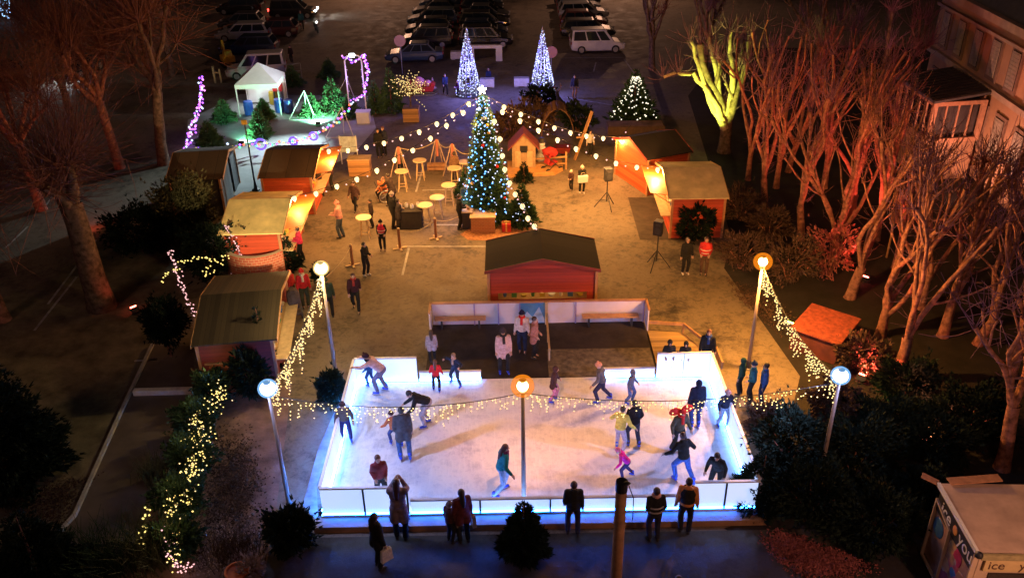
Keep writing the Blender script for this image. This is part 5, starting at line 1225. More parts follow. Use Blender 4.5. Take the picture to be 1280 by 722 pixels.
# ------------------------------------------------------------------ toy chalet display
cb = G(655, 214); t = thing('toy_chalet', 'little display chalet with red roof and dark attic window', 'toy house', cb)
mb = MB(); mb.box((0, .5, .8), (1.25, 1.0, 1.2)); mb.prism([(-.625, 1.4), (.625, 1.4), (0, 2.05)], 0, 1.0, 'y'); mb.build('wall', M('chalet_cream', (.3, .2, .11), .7, .2, 4), t)
for q in (-1, 1):
    mb = MB(); mb.prism([(0, 2.08), (q*.85, 1.2), (q*.85, 1.28), (0, 2.17)] if q < 0 else [(0, 2.17), (.85, 1.28), (.85, 1.2), (0, 2.08)], -.15, 1.15, 'y'); mb.build('roof', M('chalet_roof_red', (.16, .03, .025), .8, .3, 5), t)
mb = MB(); mb.box((0, -.012, 1.25), (.4, .02, .38)); mb.build('window', BLACKPL, t)
for q in (-1, 1): mb = MB(); mb.box((q*.32, -.02, .7), (.3, .05, .9)); mb.build('shutter', M('shutter_cream', (.4, .28, .16), .6), t)
t = thing('stage', 'low pale wooden stage edge under the little chalet', 'stage', G(658, 222)); mb = MB(); mb.prism([(-1.0, 0), (1.5, .25), (2.0, .9), (2.0, 2.0), (-1.0, 2.0)], 0, .2, 'z'); mb.build('deck', M('stage_orange_wood', (.5, .26, .09), .7, .2, 3), t)
t = thing('picket_fence', 'low wooden fence with one tall post right of the little chalet', 'fence', G(682, 212)); mb = MB(); mb.box((1.1, 0, .5), (.1, .1, 1.0)); mb.build('post', TIMBER, t); mb = MB()
for z in (.25, .62): mb.bar((-.6, 0, z), (1.1, 0, z+.1), .05, .09)
mb.build('rail', TIMBER, t)
t = thing('snow_figure', 'silver white snow figure ornament beside the little chalet', 'figure', G(677, 205)); mb = MB(); mb.ell((0, 0, .4), (.34, .3, .36)); mb.ell((0, 0, .85), (.26, .23, .24)); mb.ell((0, 0, 1.16), (.19, .18, .18)); mb.build('body', M('snow_white', (.6, .62, .66), .6, .1), t, smooth=True); mb = MB()
mb.lathe((0, 0, 1.28), [(.24, 0), (.24, .03), (.16, .04), (.15, .22), (.0, .23)], 12); mb.build('hat', DARKMETAL, t)
t = thing('wicker_dome', 'slatted wooden dome arbour at the back of the display', 'arbour', G(697, 172)); T = Tubes()
for k in range(9):
    y = k*.2
    T.add([(math.cos(a)*.95, y, math.sin(a)*1.7+.05) for a in np.linspace(0, math.pi, 10)], .04, 5)
for a in np.linspace(.15, math.pi-.15, 9): T.add([(math.cos(a)*.95, 0, math.sin(a)*1.7+.05), (math.cos(a)*.95, 1.6, math.sin(a)*1.7+.05)], .035, 4)
T.build('slats', M('dome_slats', (.16, .08, .045), .8, .3), t)
def deer(px, py, face, label, s=1., col=(.05, .035, .025)):
    t = thing('reindeer_figure', label, 'deer figure', G(px, py), R(face), 'deer figures in the display'); t.scale = (s, s, s); mb = MB()
    mb.ell((0, -.08, .92), (.19, .42, .22)); mb.ell((0, .2, .95), (.2, .26, .25)); cap(mb, (0, .3, 1.0), .14, (0, .52, 1.42), .09); cap(mb, (0, .5, 1.45), .1, (0, .78, 1.36), .055); cap(mb, (0, -.48, 1.0), .05, (0, -.58, .9), .03)
    for x in (-.11, .11):
        cap(mb, (x, .28, .85), .09, (x, .3, .45), .05); cap(mb, (x, .3, .45), .045, (x, .28, .04), .035)
        cap(mb, (x, -.36, .9), .13, (x, -.3, .58), .07); cap(mb, (x, -.3, .58), .06, (x, -.46, .4), .04); cap(mb, (x, -.46, .4), .04, (x, -.42, .04), .035); cap(mb, (x*.7, .46, 1.52), .03, (x*1.6, .42, 1.6), .02)
    QUEUE.append((mb, .03, lambda me, t=t: link('body', me, M('deer_brown_%d' % int(col[0]*99), col, .9, .25), t)))
    mb = MB()
    for x in (-1, 1): mb.tube([(x*.05, .48, 1.52), (x*.22, .42, 1.8), (x*.2, .5, 2.05)], .018, 5); mb.tube([(x*.2, .43, 1.75), (x*.34, .55, 1.9)], .014, 5)
    mb.build('antlers', OLDWOOD, t)
deer(709, 152, 240, 'dark brown deer figure standing behind the slatted dome'); deer(700, 143, 20, 'second dark deer figure further behind the slatted dome', .9)
mc = [(640, 176, 1.3, .9, 1.1, 'dark leafless hedge clump behind the little chalet'), (668, 162, 1.9, 1.0, 1.0, 'dark shrub between the right LED cone and the bulbs'), (722, 165, 1.2, .8, 1.0, 'dark shrub right of the slatted dome'), (676, 134, 1.3, .7, .8, 'dark shrub at the foot of the right LED cone')]
for i, (px, py, rx, ry, rz, lab) in enumerate(mc): bush(G(px, py), rx, ry, rz, lab, BROWNLEAF if i < 2 else FIRD, 800, .24, seed=160+i, group='shrubs round the display')
t = thing('toboggan', 'red toy cart standing by the tall fence post', 'cart', G(703, 196)); mb = MB(); mb.box((0, 0, .45), (.7, .5, .35), taper=1.25); mb.build('tub', M('cart_red', (.15, .015, .012), .5), t)
for x in (-.25, .25): mb = MB(); mb.prism([(x+.17*math.cos(a), .17+.17*math.sin(a)) for a in [2*math.pi*i/12 for i in range(12)]], -.28, -.22, 'y'); mb.build('wheel', DARKMETAL, t)
t = thing('leaning_board', 'leaning narrow wooden board under the bulbs right of the display', 'board', G(718, 200)); mb = MB()
mb.bar((0, 0, 0), (.95, .5, 2.6), .2, .06); mb.bar((.1, .3, 1.2), (.55, .35, 1.2), .07)
mb.build('frame', TIMBER, t)
# stroller, trike
def buggy(px, py, face, label, col, s=1.):
    t = thing('pushchair', label, 'pushchair', G(px, py), R(face), None); t.scale = (s, s, s); mb = MB(); mb.box((0, 0, .5), (.42, .5, .1), rx=R(15)); mb.box((0, -.28, .78), (.42, .1, .6), rx=R(-18)); mb.build('seat', cloth(col), t, bevel=.04)
    mb = MB(); mb.tube([(0, -.42, .85)]+[(0, -.3+.45*math.sin(a), .85+.35*math.cos(a)) for a in (-.3, .3, .9, 1.3)], [.05, .24, .25, .25, .23], 10); mb.build('hood', cloth(col), t)
    mb = MB()
    for x in (-.24, .24): mb.bar((x, .4, .15), (x, -.5, 1.05), .03); mb.bar((x, -.4, .15), (x, .15, .55), .03)
    mb.bar((-.24, -.5, 1.05), (.24, -.5, 1.05), .035); mb.build('frame', DARKMETAL, t)
    for x in (-.25, .25):
        for y in (-.4, .4): mb = MB(); mb.prism([(y+.15*math.cos(a), .15+.15*math.sin(a)) for a in [2*math.pi*i/12 for i in range(12)]], x-.025, x+.025, 'x'); mb.build('wheel', TYRE, t)
buggy(690, 214, 300, 'red and black pushchair parked in front of the wooden fence', (.35, .03, .03)); buggy(372, 405, 200, 'dark pushchair standing behind the light curtain by the olive roofed hut', (.06, .05, .07))
t = thing('wheelchair', 'orange seated wheelchair with big wheels pushed through the square', 'wheelchair', G(482, 250), R(300)); mb = MB(); mb.box((0, 0, .5), (.45, .45, .08)); mb.box((0, -.24, .78), (.45, .07, .5)); mb.build('seat', M('chair_orange', (.5, .15, .05), .6), t, bevel=.02)
for x in (-.28, .28):
    mb = MB(); mb.tube([(x, -.1+.31*math.cos(a), .31+.31*math.sin(a)) for a in [2*math.pi*i/18 for i in range(19)]], .03, 6); mb.build('wheel', STEEL, t); mb = MB(); mb.prism([(.38+.09*math.cos(a), .09+.09*math.sin(a)) for a in [2*math.pi*i/10 for i in range(10)]], x*.8-.02, x*.8+.02, 'x'); mb.build('caster', TYRE, t)
mb = MB()
for x in (-.24, .24): mb.bar((x, -.25, .5), (x, -.42, 1.0), .03); mb.bar((x, .22, .5), (x, .45, .15), .03); mb.bar((x, -.2, .72), (x, .2, .72), .05)
mb.build('frame', DARKMETAL, t)
# ------------------------------------------------------------------ tables, posts, speakers
def high_table(px, py, label, h=1.08, r_=.36):
    t = thing('high_table', label, 'standing table', G(px, py), 0, 'round standing tables'); mb = MB(); mb.lathe((0, 0, h-.05), [(r_-.02, 0), (r_, .01), (r_, .045), (r_-.015, .055)], 18); mb.build('tabletop', M('tabletop_pale', (.62, .5, .3), .45, .12, 3), t)
    for k in range(4):
        a = math.pi/4+k*math.pi/2; mb = MB(); mb.bar((math.cos(a)*.3, math.sin(a)*.3, 0), (math.cos(a)*.16, math.sin(a)*.16, h-.05), .04); mb.build('leg', PALEWOOD, t)
    mb = MB(); z = .3
    for k in range(4):
        a = math.pi/4+k*math.pi/2; b_ = a+math.pi/2; r2 = .262; mb.bar((math.cos(a)*r2, math.sin(a)*r2, z), (math.cos(b_)*r2, math.sin(b_)*r2, z), .03)
    mb.build('stretcher', PALEWOOD, t)
for px, py, lab in ((526, 224, 'standing table alone below the rope fence'), (504, 238, 'standing table right of the wheelchair'), (562, 256, 'standing table with pale top near the dark coated visitor'), (548, 272, 'standing table in the middle of the square'), (533, 282, 'standing table beside the dark covered table'), (457, 298, 'standing table behind the child in dark coat'), (582, 226, 'standing table close to the small fir left of the big fir'), (569, 234, 'standing table in front of the brown coated visitor')): high_table(px, py, lab)
t = thing('covered_table', 'dark covered table with white jars in the middle of the crowd', 'table', G(513, 283)); mb = MB(); mb.box((0, 0, .45), (1.2, .7, .9)); mb.box((0, 0, .91), (1.26, .76, .03)); mb.build('cover', M('dark_cloth', (.03, .025, .025), .9), t, bevel=.03)
for i in range(4):
    j = thing('jar', ('leftmost', 'second', 'third', 'rightmost')[i]+' white jar on the dark covered table', 'jar', G(513, 283)+Vector((-.4+i*.27, (i % 2)*.15, .925)), 0, 'jars on the covered table'); mb = MB(); mb.lathe((0, 0, 0), [(.07, 0), (.085, .03), (.085, .16), (.06, .2)], 10); mb.build('jar', WHITEP, j); mb = MB(); mb.lathe((0, 0, .2), [(.065, 0), (.065, .03)], 10); mb.build('lid', STEEL, j)
def rope_post(px, py, label):
    t = thing('rope_post', label, 'rope post', G(px, py), 0, 'wooden rope posts'); mb = MB(); mb.box((0, 0, .5), (.11, .11, .98)); mb.build('post', M('post_redwood', (.3, .12, .05), .7, .2), t, bevel=.01)
    mb = MB()
    for a in (0, math.pi/2): mb.box((0, 0, .03+.002*a), (.62, .1, .06), rz=a+.4)
    mb.build('cross_foot', PALEWOOD, t); mb = MB(); mb.ell((0, 0, 1.0), (.07, .07, .05)); mb.build('cap', PALEWOOD, t)
    return G(px, py)+Vector((0, 0, .93))
rp = [rope_post(441, 332, 'rope post nearest the warm lamp'), rope_post(500, 311, 'rope post at the corner of the painted bay'), rope_post(545, 298, 'rope post in the middle of the painted bays'), rope_post(586, 283, 'rope post beside the brick planter')]
def rope(a, b_, lab):
    t = thing('rope', lab, 'rope', a, 0, 'ropes between wooden posts'); T = Tubes(); T.add([tuple(p-a) for p in sagline(a, b_, .28, 10)], .022, 5); T.build('rope', ROPE, t)
rope(G(395, 352, .9), rp[0], 'rope running to the post nearest the warm lamp'); rope(rp[1], rp[2], 'rope between the bay corner post and the middle post'); rope(rp[2], rp[3], 'rope from the middle post to the brick planter post')
def aframe(px, py, label):
    t = thing('swing_frame', label, 'A-frame', G(px, py), 0, 'pale A-frames with rope'); mb = MB()
    for x, y in ((-.55, -.2), (.55, -.2), (-.25, .4), (.25, .4)): mb.bar((x, y, 0), (x*.12, y*.1, 1.7), .05)
    mb.build('frame', M('aframe_wood', (.42, .3, .22), .7), t); mb = MB(); mb.bar((0, -.05, 1.75), (0, -.05, .8), .12, .04); mb.build('pennant', M('pennant_red', (.4, .14, .1), .7), t)
    return G(px, py)+Vector((0, 0, 1.68))
af = [aframe(501, 222, 'pale A-frame at the left end of the upper rope'), aframe(548, 212, 'pale A-frame in the middle of the upper rope with dark bundle'), aframe(567, 218, 'pale A-frame at the right of the upper rope')]
rope(af[0], af[1], 'upper rope between the left and middle A-frames'); rope(af[1], af[2], 'upper rope between the middle and right A-frames'); rope(af[2], G(590, 190, 1.5), 'upper rope from the right A-frame to the big fir')
t = thing('bundle', 'dark log bundle under the middle A-frame', 'bundle', G(546, 212)); mb = MB()
for k in range(5): mb.tube([(-.5, (k % 3)*.2-.2, .12+.2*(k//3)), (.5, (k % 3)*.2-.2, .12+.2*(k//3))], .1, 8)
mb.build('logs', OLDWOOD, t)
def speaker(px, py, top, label, face=0):
    b = G(px, py); h = HT(b, top)-.05; t = thing('speaker_stand', label.replace('loudspeaker', 'tripod stand carrying the loudspeaker'), 'tripod stand', b, R(face), 'tripod stands'); mb = MB(); mb.tube([(0, 0, .35), (0, 0, h-.5)], .03, 8); mb.build('pole', DARKMETAL, t)
    for k in range(3):
        a = k*2.094+.5; mb = MB(); mb.bar((0, 0, .85), (math.cos(a)*.6, math.sin(a)*.6, .02), .035); mb.bar((0, 0, .42), (math.cos(a)*.3, math.sin(a)*.3, .42), .02); mb.build('leg', DARKMETAL, t)
    s = thing('loudspeaker', label, 'loudspeaker', b+Vector((0, 0, h-.5)), R(face), 'loudspeakers'); mb = MB(); mb.prism([(-.2, -.17), (.2, -.17), (.14, .17), (-.14, .17)], 0, .62, 'z'); mb.build('cabinet', BLACKPL, s, bevel=.02)
    mb = MB(); mb.prism([(.14*math.cos(a), .22+.14*math.sin(a)) for a in [2*math.pi*i/16 for i in range(16)]], -.182, -.172, 'y'); mb.build('woofer', DARKMETAL, s); mb = MB(); mb.box((0, -.175, .48), (.2, .012, .1)); mb.build('horn', DARKMETAL, s); mb = MB(); mb.box((0, 0, .635), (.34, .28, .02)); mb.build('top_label', STEEL, s)
speaker(758, 260, 212, 'black loudspeaker beside the red orange hut', 20); speaker(820, 335, 278, 'black loudspeaker left of the two standing people', -30)
# brick planter box and gravel in front of the fir
t = thing('brick_planter', 'square orange brick planter in front of the big fir', 'planter', G(604, 291)); mb = MB(); mb.box((0, .5, .38), (1.1, 1.0, .76)); mb.build('box', BRICK('orange_brick', (.5, .2, .07), (.42, .17, .06), (.5, .33, .18), 3.2), t); mb = MB(); mb.box((0, .5, .775), (1.2, 1.1, .04)); mb.build('coping', PALEWOOD, t)
t = thing('counter_box', 'small pale counter box left of the brick planter', 'counter', G(584, 287)); mb = MB(); mb.box((0, .3, .42), (.45, .5, .84)); mb.build('box', DARKMETAL, t); mb = MB(); mb.box((0, .3, .86), (.6, .6, .04)); mb.build('top', PALEWOOD, t)
mb = MB(); mb.add([(*G(px, py).xy, .012) for px, py in ((575, 293), (590, 284), (645, 276), (665, 285), (655, 297), (620, 301), (585, 300))], [tuple(range(7))]); tag(mb.build('wood_chip_bed', M('wood_chips', (.4, .18, .08), .9, .5, 9, .6), fix=False), kind='structure')
t = thing('gift_box', 'red ribboned gift box at the foot of the big fir', 'gift', G(633, 289)); mb = MB(); mb.box((0, .1, .2), (.42, .4, .4)); mb.build('box', M('gift_red', (.5, .02, .02), .5), t, bevel=.01); mb = MB(); mb.box((0, .1, .202), (.43, .07, .41)); mb.box((0, .1, .203), (.07, .41, .412)); mb.ell((-.08, .1, .44), (.09, .05, .04)); mb.ell((.08, .1, .44), (.09, .05, .04)); mb.build('ribbon', M('ribbon_gold', (.6, .4, .1), .4), t)
t = thing('crate', 'pine crate beside the counter of the orange hut', 'crate', G(450, 220)); mb = MB(); mb.box((0, .3, .45), (1.15, .7, .9)); mb.build('box', WOOD, t, bevel=.01); mb = MB(); mb.box((0, .3, .925), (1.22, .76, .05)); mb.build('lid', PALEWOOD, t)
t = thing('display_board', 'thin framed white board standing behind the pine crate', 'board', G(438, 205)); mb = MB(); mb.box((0, 0, 1.15), (.9, .04, .9)); mb.build('board', M('board_pale', (.5, .6, .62), .5), t); mb = MB()
for x in (-.45, .45): mb.bar((x, 0, 0), (x, 0, 1.65), .05)
mb.build('frame', WHITEP, t)
sm = MB(); a = [G(*p) for p in ((785, 247), (836, 247), (868, 300), (800, 300))]
sm.add([(p.x, p.y, .012) for p in a], [(0, 1, 2, 3)]); tag(sm.build('floor_mat', M('dark_floor_mat', (.06, .045, .035), .9, .3, 2), fix=False), 'dark rectangular floor mat in front of the pale roofed hut', 'mat')
# ------------------------------------------------------------------ rusty box, log, post, cone
c = (G(1008, 378, 1)+G(1068, 397, 1)+G(1057, 430, 1)+G(997, 410, 1))/4; t = thing('storage_box', 'tilted rusty red rectangular storage box on the dark slope', 'storage box', (c.x, c.y, 0), R(-40)); mb = MB(); mb.box((0, 0, .45), (1.7, 1.75, .9)); mb.build('box', M('rusty_red_dark', (.12, .03, .02), .8, .4, 3), t); mb = MB(); mb.box((0, 0, .95), (1.85, 1.95, .08), rx=R(4)); mb.build('lid', M('rusty_red', (.27, .055, .03), .8, .45, 6, .4), t, bevel=.02)
t = thing('timber_beam', 'pale timber beam lying across the footpath', 'beam', G(207, 493)); a, b_ = G(168, 493), G(246, 491); mb = MB(); mb.bar(a-G(207, 493)+Vector((0, 0, .11)), b_-G(207, 493)+Vector((0, 0, .11)), .2); mb.build('beam', M('pale_beam', (.8, .74, .62), .7, .2, 3), t, bevel=.015)
t = thing('driftwood_branch', 'curved pale branch leaning at the top of the LED lit shrubs', 'branch', G(254, 490)); T = Tubes(); T.add([(0, 0, 0), (-.03, 0, .4), (-.1, 0, .75), (-.22, 0, 1.0)], [.09, .1, .08, .02], 8); T.build('branch', PALEWOOD, t)
b = G(767, 775); h = HT(b, 601); t = thing('wooden_post', 'round wooden pole with a black cap rising from the bottom edge', 'post', b); mb = MB(); mb.tube([(0, 0, 0), (0, 0, h-.25)], [.14, .125], 14); mb.build('pole', OLDWOOD, t, smooth=True); mb = MB(); mb.tube([(0, 0, h-.26), (0, 0, h)], [.135, .135], 14); mb.ell((.1, -.05, h-.02), (.09, .05, .04)); mb.build('cap', BLACKPL, t); mb = MB(); mb.tube([(.15, -.03, h-.1), (.28, 0, h-.5), (.3, .05, h-1.2)], .012, 5); mb.build('cable', CABLE, t)
t = thing('flower_pot', 'orange clay pot at the bottom edge left of the white lamp', 'pot', G(299, 727)); mb = MB(); mb.lathe((0, 0, 0), [(.2, 0), (.28, .34), (.31, .35), (.31, .43), (.27, .43), (.25, .36)], 16); mb.build('pot', M('terracotta', (.5, .13, .05), .8, .15), t)
bush(G(315, 722), .4, .35, .35, 'pale dry plant beside the orange clay pot', M('pale_dry_leaves', (.35, .25, .22), .8, .3, 8), 260, .14, seed=170)
for i, (px, py) in enumerate(((1050, 318), (1108, 322))): 
    t = thing('nest_box', ('left', 'right')[i]+' of two small orange lit wooden boards among the right tree row', 'board', G(px, py), R(20), 'wooden boards in the tree row'); mb = MB(); h = HT(G(px, py), 242); mb.bar((0, 0, 0), (0, 0, h), .06); mb.build('post', OLDWOOD, t); mb = MB(); mb.prism([(-.28, h-1.3), (.2, h-1.35), (.34, h-.1), (-.3, h)], -.08, -.04, 'y'); mb.build('board', M('board_orange', (.4, .15, .07), .7, .3), t)
# ------------------------------------------------------------------ building at the top right
C0 = G(1144, 155); z0 = HT(C0, 60)
E0 = G(1266, 130, z0); d = (E0-C0); d.z = 0; d.normalize()
bt = thing('townhouse', 'ochre town house with shuttered windows and a glazed bay at the top right', 'building', C0)
bt.rotation_euler = (0, 0, math.atan2(d.y, d.x))
BW = M('ochre_render', (.36, .2, .11), .85, .25, .6, .2); ST = M('stone_trim', (.34, .24, .17), .8, .2, 2); SH = M('shutter_pale', (.3, .24, .18), .6, .2, 12)
# local x runs along the facade towards the camera, local +y points into the square side or behind; the facade faces the square
def loc_(p): return (Matrix.Rotation(-bt.rotation_euler.z, 3, 'Z') @ (Vector(p)-C0))
fs_ = -1 if loc_((0, 38, 0)).y < 0 else 1          # side the facade looks at
Lf = 24.; zt = z0+3.25
mb = MB(); mb.box((Lf/2, -fs_*4, zt/2), (Lf, 8, zt)); mb.build('wall', BW, bt)
mb = MB(); mb.box((Lf/2, fs_*.1, z0), (Lf+.3, .24, .28)); mb.box((Lf/2, fs_*.14, zt-.02), (Lf+.5, .4, .4)); mb.box((Lf/2, fs_*.09, zt-.75), (Lf+.2, .2, .15)); mb.build('cornice', ST, bt)
mb = MB(); o_ = [(-.3, -fs_*.0), (Lf+.3, -fs_*.0), (Lf+.3, -fs_*8.3), (-.3, -fs_*8.3)]; i_ = [(1.2, -fs_*1.6), (Lf-1.2, -fs_*1.6), (Lf-1.2, -fs_*6.6), (1.2, -fs_*6.6)]
vs = [(x, y, zt+.19) for x, y in o_]+[(x, y, zt+2.6) for x, y in i_]; mb.add(vs, [(0, 1, 5, 4), (1, 2, 6, 5), (2, 3, 7, 6), (3, 0, 4, 7), (4, 5, 6, 7), (3, 2, 1, 0)]); mb.build('roof', M('slate_roof', (.04, .04, .05), .6, .3, 4), bt)
def bwin(x, z, w, h):
    mb = MB(); mb.box((x, fs_*.04, z), (w+.34, .1, h+.36)); fr = mb.build('window', M('window_surround', (.2, .12, .08), .8, .2, 3), bt)
    mb = MB(); mb.box((x, fs_*.1, z), (w, .03, h)); mb.build('pane', CARGLASS, fr)
    for q in (-1, 1):
        mb = MB(); mb.box((x+q*w/4, fs_*.125, z), (w/2-.03, .03, h-.04)); 
        for k in range(9): mb.box((x+q*w/4, fs_*.145, z-h/2+.15+k*h/9.6), (w/2-.1, .02, h/9.6*.45))
        mb.build('shutter', SH, fr)
for k in range(8): bwin(1.5+k*2.15, z0+1.42, .85, 1.75)
for k in range(8): bwin(1.5+k*2.15, z0-1.9, .9, 1.9)
# glazed bay, a room standing out from the facade
N_, L_ = G(1148, 226), G(1109, 192); R_ = G(1207, 222); u = (R_-N_); v = (L_-N_)
hb_ = HT(N_, 128)
bay = thing('glazed_bay', 'glazed veranda with ribbed metal roof jutting from the ochre house', 'veranda', N_)
def Q(a, b_, z): p = u*a+v*b_; return (p.x, p.y, z)
zs = hb_*.50
mb = MB(); mb.add([Q(0, 0, 0), Q(1, 0, 0), Q(1, 1, 0), Q(0, 1, 0), Q(0, 0, zs), Q(1, 0, zs), Q(1, 1, zs), Q(0, 1, zs)], [(0, 1, 5, 4), (1, 2, 6, 5), (2, 3, 7, 6), (3, 0, 4, 7), (4, 5, 6, 7)]); mb.build('base_wall', BW, bay)
mb = MB()
for a, b_ in ((0, 0), (1, 0), (1, 1), (0, 1)): mb.bar(Q(a, b_, zs), Q(a, b_, hb_), .22)
for z in (zs+.08, hb_-.1):
    for p, q in (((0, 0), (1, 0)), ((1, 0), (1, 1)), ((1, 1), (0, 1)), ((0, 1), (0, 0))): mb.bar(Q(*p, z), Q(*q, z), .18, .2)
for k in range(1, 5): mb.bar(Q(0, k/5, zs), Q(0, k/5, hb_), .07)
for k in range(1, 4): mb.bar(Q(k/4, 0, zs), Q(k/4, 0, hb_), .07)
mb.build('frame', M('bay_frame', (.4, .2, .11), .7, .2), bay)
mb = MB(); e = .05; mb.add([Q(e, e, zs+.01), Q(1-e, e, zs+.01), Q(1-e, 1-e, zs+.01), Q(e, 1-e, zs+.01), Q(e, e, hb_), Q(1-e, e, hb_), Q(1-e, 1-e, hb_), Q(e, 1-e, hb_)], [(0, 1, 5, 4), (1, 2, 6, 5), (2, 3, 7, 6), (3, 0, 4, 7)]); mb.build('glazing', GLASS('bay_glass', (.06, .05, .05), .15), bay)
mb = MB(); mb.add([Q(-.08, -.06, hb_+.0), Q(1.1, -.06, hb_+.35), Q(1.1, 1.06, hb_+.35), Q(-.08, 1.06, hb_+.0), Q(-.08, -.06, hb_+.12), Q(1.1, -.06, hb_+.47), Q(1.1, 1.06, hb_+.47), Q(-.08, 1.06, hb_+.12)], [(3, 2, 1, 0), (4, 5, 6, 7), (0, 1, 5, 4), (1, 2, 6, 5), (2, 3, 7, 6), (3, 0, 4, 7)])
for k in range(12): mb.bar(Q(-.08, k/11*1.08-.04, hb_+.14), Q(1.1, k/11*1.08-.04, hb_+.49), .05, .06)
mb.build('roof', M('ribbed_zinc', (.09, .085, .085), .5, .2, 3, metal=.4), bay)
# ------------------------------------------------------------------ ice kiosk, bottom right
zk = 2.5; K0 = G(1178, 606, zk); K1 = G(1226, 690, zk)
kd = (K0-K1); kd.z = 0; Lk = kd.length; kd.normalize()       # from the front corner to the back corner
kt = thing('ice_kiosk', 'cream kiosk with flat roof and dark ice you sign board at the bottom right', 'kiosk', (K1.x, K1.y, 0), math.atan2(kd.y, kd.x)-math.pi/2)
# local y runs back along the sign side, local x along the front face (to the right)
KW = 3.0; CRE = M('kiosk_cream', (.5, .36, .24), .6, .15, 2); KD = Lk
mb = MB(); mb.box((KW/2, KD/2, 1.2), (KW-.1, KD-.1, 2.3)); mb.build('wall', CRE, kt)
mb = MB(); mb.box((KW/2, KD/2, zk-.06), (KW+.16, KD+.16, .1)); mb.build('roof', M('kiosk_roof', (.5, .36, .27), .75, .22, 1.5, .2), kt)
mb = MB(); mb.bar((-.075, -.05, zk+.0), (-.075, KD+.05, zk+.0), .07, .1); mb.build('roof_edge', WHITEP, kt); mb = MB(); mb.bar((0, -.085, zk-.05), (KW, -.085, zk-.05), .06, .16); mb.build('gutter', M('gutter_olive', (.3, .25, .12), .5), kt)
mb = MB(); mb.ell((-.07, -.08, zk), .09); mb.build('corner_cap', BLACKPL, kt)
def text(body, size, mat, parent, M_, ext=.006, name='lettering'):
    cu = bpy.data.curves.new('t', 'FONT'); cu.body = body; cu.size = size; cu.extrude = ext; cu.align_x = 'CENTER'; cu.align_y = 'CENTER'
    o = bpy.data.objects.new('t', cu); COL.objects.link(o); dg = bpy.context.evaluated_depsgraph_get(); me = bpy.data.meshes.new_from_object(o.evaluated_get(dg)); bpy.data.objects.remove(o); bpy.data.curves.remove(cu)
    me.transform(M_); return link(name, me, mat, parent)
# sign on the side (faces local -x): text reads from the back corner to the front corner
mb = MB(); mb.box((-.0, KD*.5, zk-.42), (.06, KD-.1, .58)); sg = mb.build('sign_board', M('sign_black', (.02, .018, .02), .5, .1), kt)
SL = Matrix.Rotation(-math.pi/2, 4, 'Z') @ Matrix.Rotation(math.pi/2, 4, 'X')
WT = M('lettering_white', (.72, .7, .7), .5, .05)
text('ice', .50, WT, sg, Matrix.Translation((-.034, KD*.74, zk-.42)) @ SL); text('you', .50, WT, sg, Matrix.Translation((-.034, KD*.24, zk-.42)) @ SL)
mb = MB(); mb.ell((-.034, KD*.50, zk-.42), (.012, .12, .13)); mb.build('scoop_mark', M('scoop_orange', (.6, .26, .08), .5), sg)
# pictures of fruit and ices under the sign: plain coloured shapes
cols = [(.5, .03, .08), (.55, .3, .12), (.45, .36, .3), (.05, .16, .3), (.5, .1, .12), (.4, .22, .12), (.3, .06, .1)]
q = random.Random(4)
mb = MB(); mb.box((.02, KD*.5, 1.05), (.06, KD-.14, 1.5)); pn = mb.build('picture_panel', M('picture_ground', (.36, .2, .14), .5, .4, 3), kt)
for i in range(13):
    mb = MB(); mb.ell((-.012, q.uniform(.25, KD-.25), q.uniform(.45, 1.65)), (.012+i*.0005, q.uniform(.12, .34), q.uniform(.12, .3)), 12, 8, rx=q.uniform(-.6, .6)); c = cols[i % 7]
    mb.build('picture_shape', M('picture_%d' % (i % 7), c, .5, .3, 6), pn, smooth=True)
mb = MB(); mb.bar((-.04, KD*.55, .2), (-.04, KD*.58, 1.9), .1, .04); mb.bar((-.04, KD*.98, .2), (-.04, KD*.98, 2.1), .08, .04); mb.bar((-.045, KD*.58, 1.88), (-.045, KD*.98, 2.08), .06); mb.bar((-.045, KD*.55, .22), (-.045, KD*.98, .22), .06); mb.bar((-.04, .05, .1), (-.04, .05, zk-.12), .12, .05); mb.build('side_frame', CRE, kt)
mb = MB(); mb.bar((-.05, KD+.1, zk-.02), (-.4, KD+.3, zk+.06), .2, .03); mb.bar((.2, KD+.12, zk+.02), (KW*.5, KD+.25, zk+.05), .25, .03); mb.build('back_flap', M('flap_orange', (.42, .2, .1), .7, .3), kt)
mb = MB(); mb.box((KW/2+.1, -.02, zk-.36), (KW-.1, .05, .36)); fb = mb.build('front_sign', M('front_sign_yellow', (.55, .4, .18), .6, .1), kt)
FR = Matrix.Rotation(math.pi/2, 4, 'X'); BR = M('lettering_brown', (.1, .05, .03), .6, .1); SK = Matrix.Shear('XZ', 4, (.0, .0))
for tx, xx in (('ice', .42), ('you', 1.18)): text(tx, .34, BR, fb, Matrix.Translation((xx, -.05, zk-.36)) @ FR)
mb = MB(); mb.box((KW/2+.1, -.0, 1.3), (KW-.5, .04, 1.1)); mb.build('serving_window', GLASS('kiosk_glass', (.05, .04, .035)), kt); mb = MB(); mb.box((KW/2+.1, -.15, .72), (KW-.3, .35, .05)); mb.build('counter', PALEWOOD, kt)
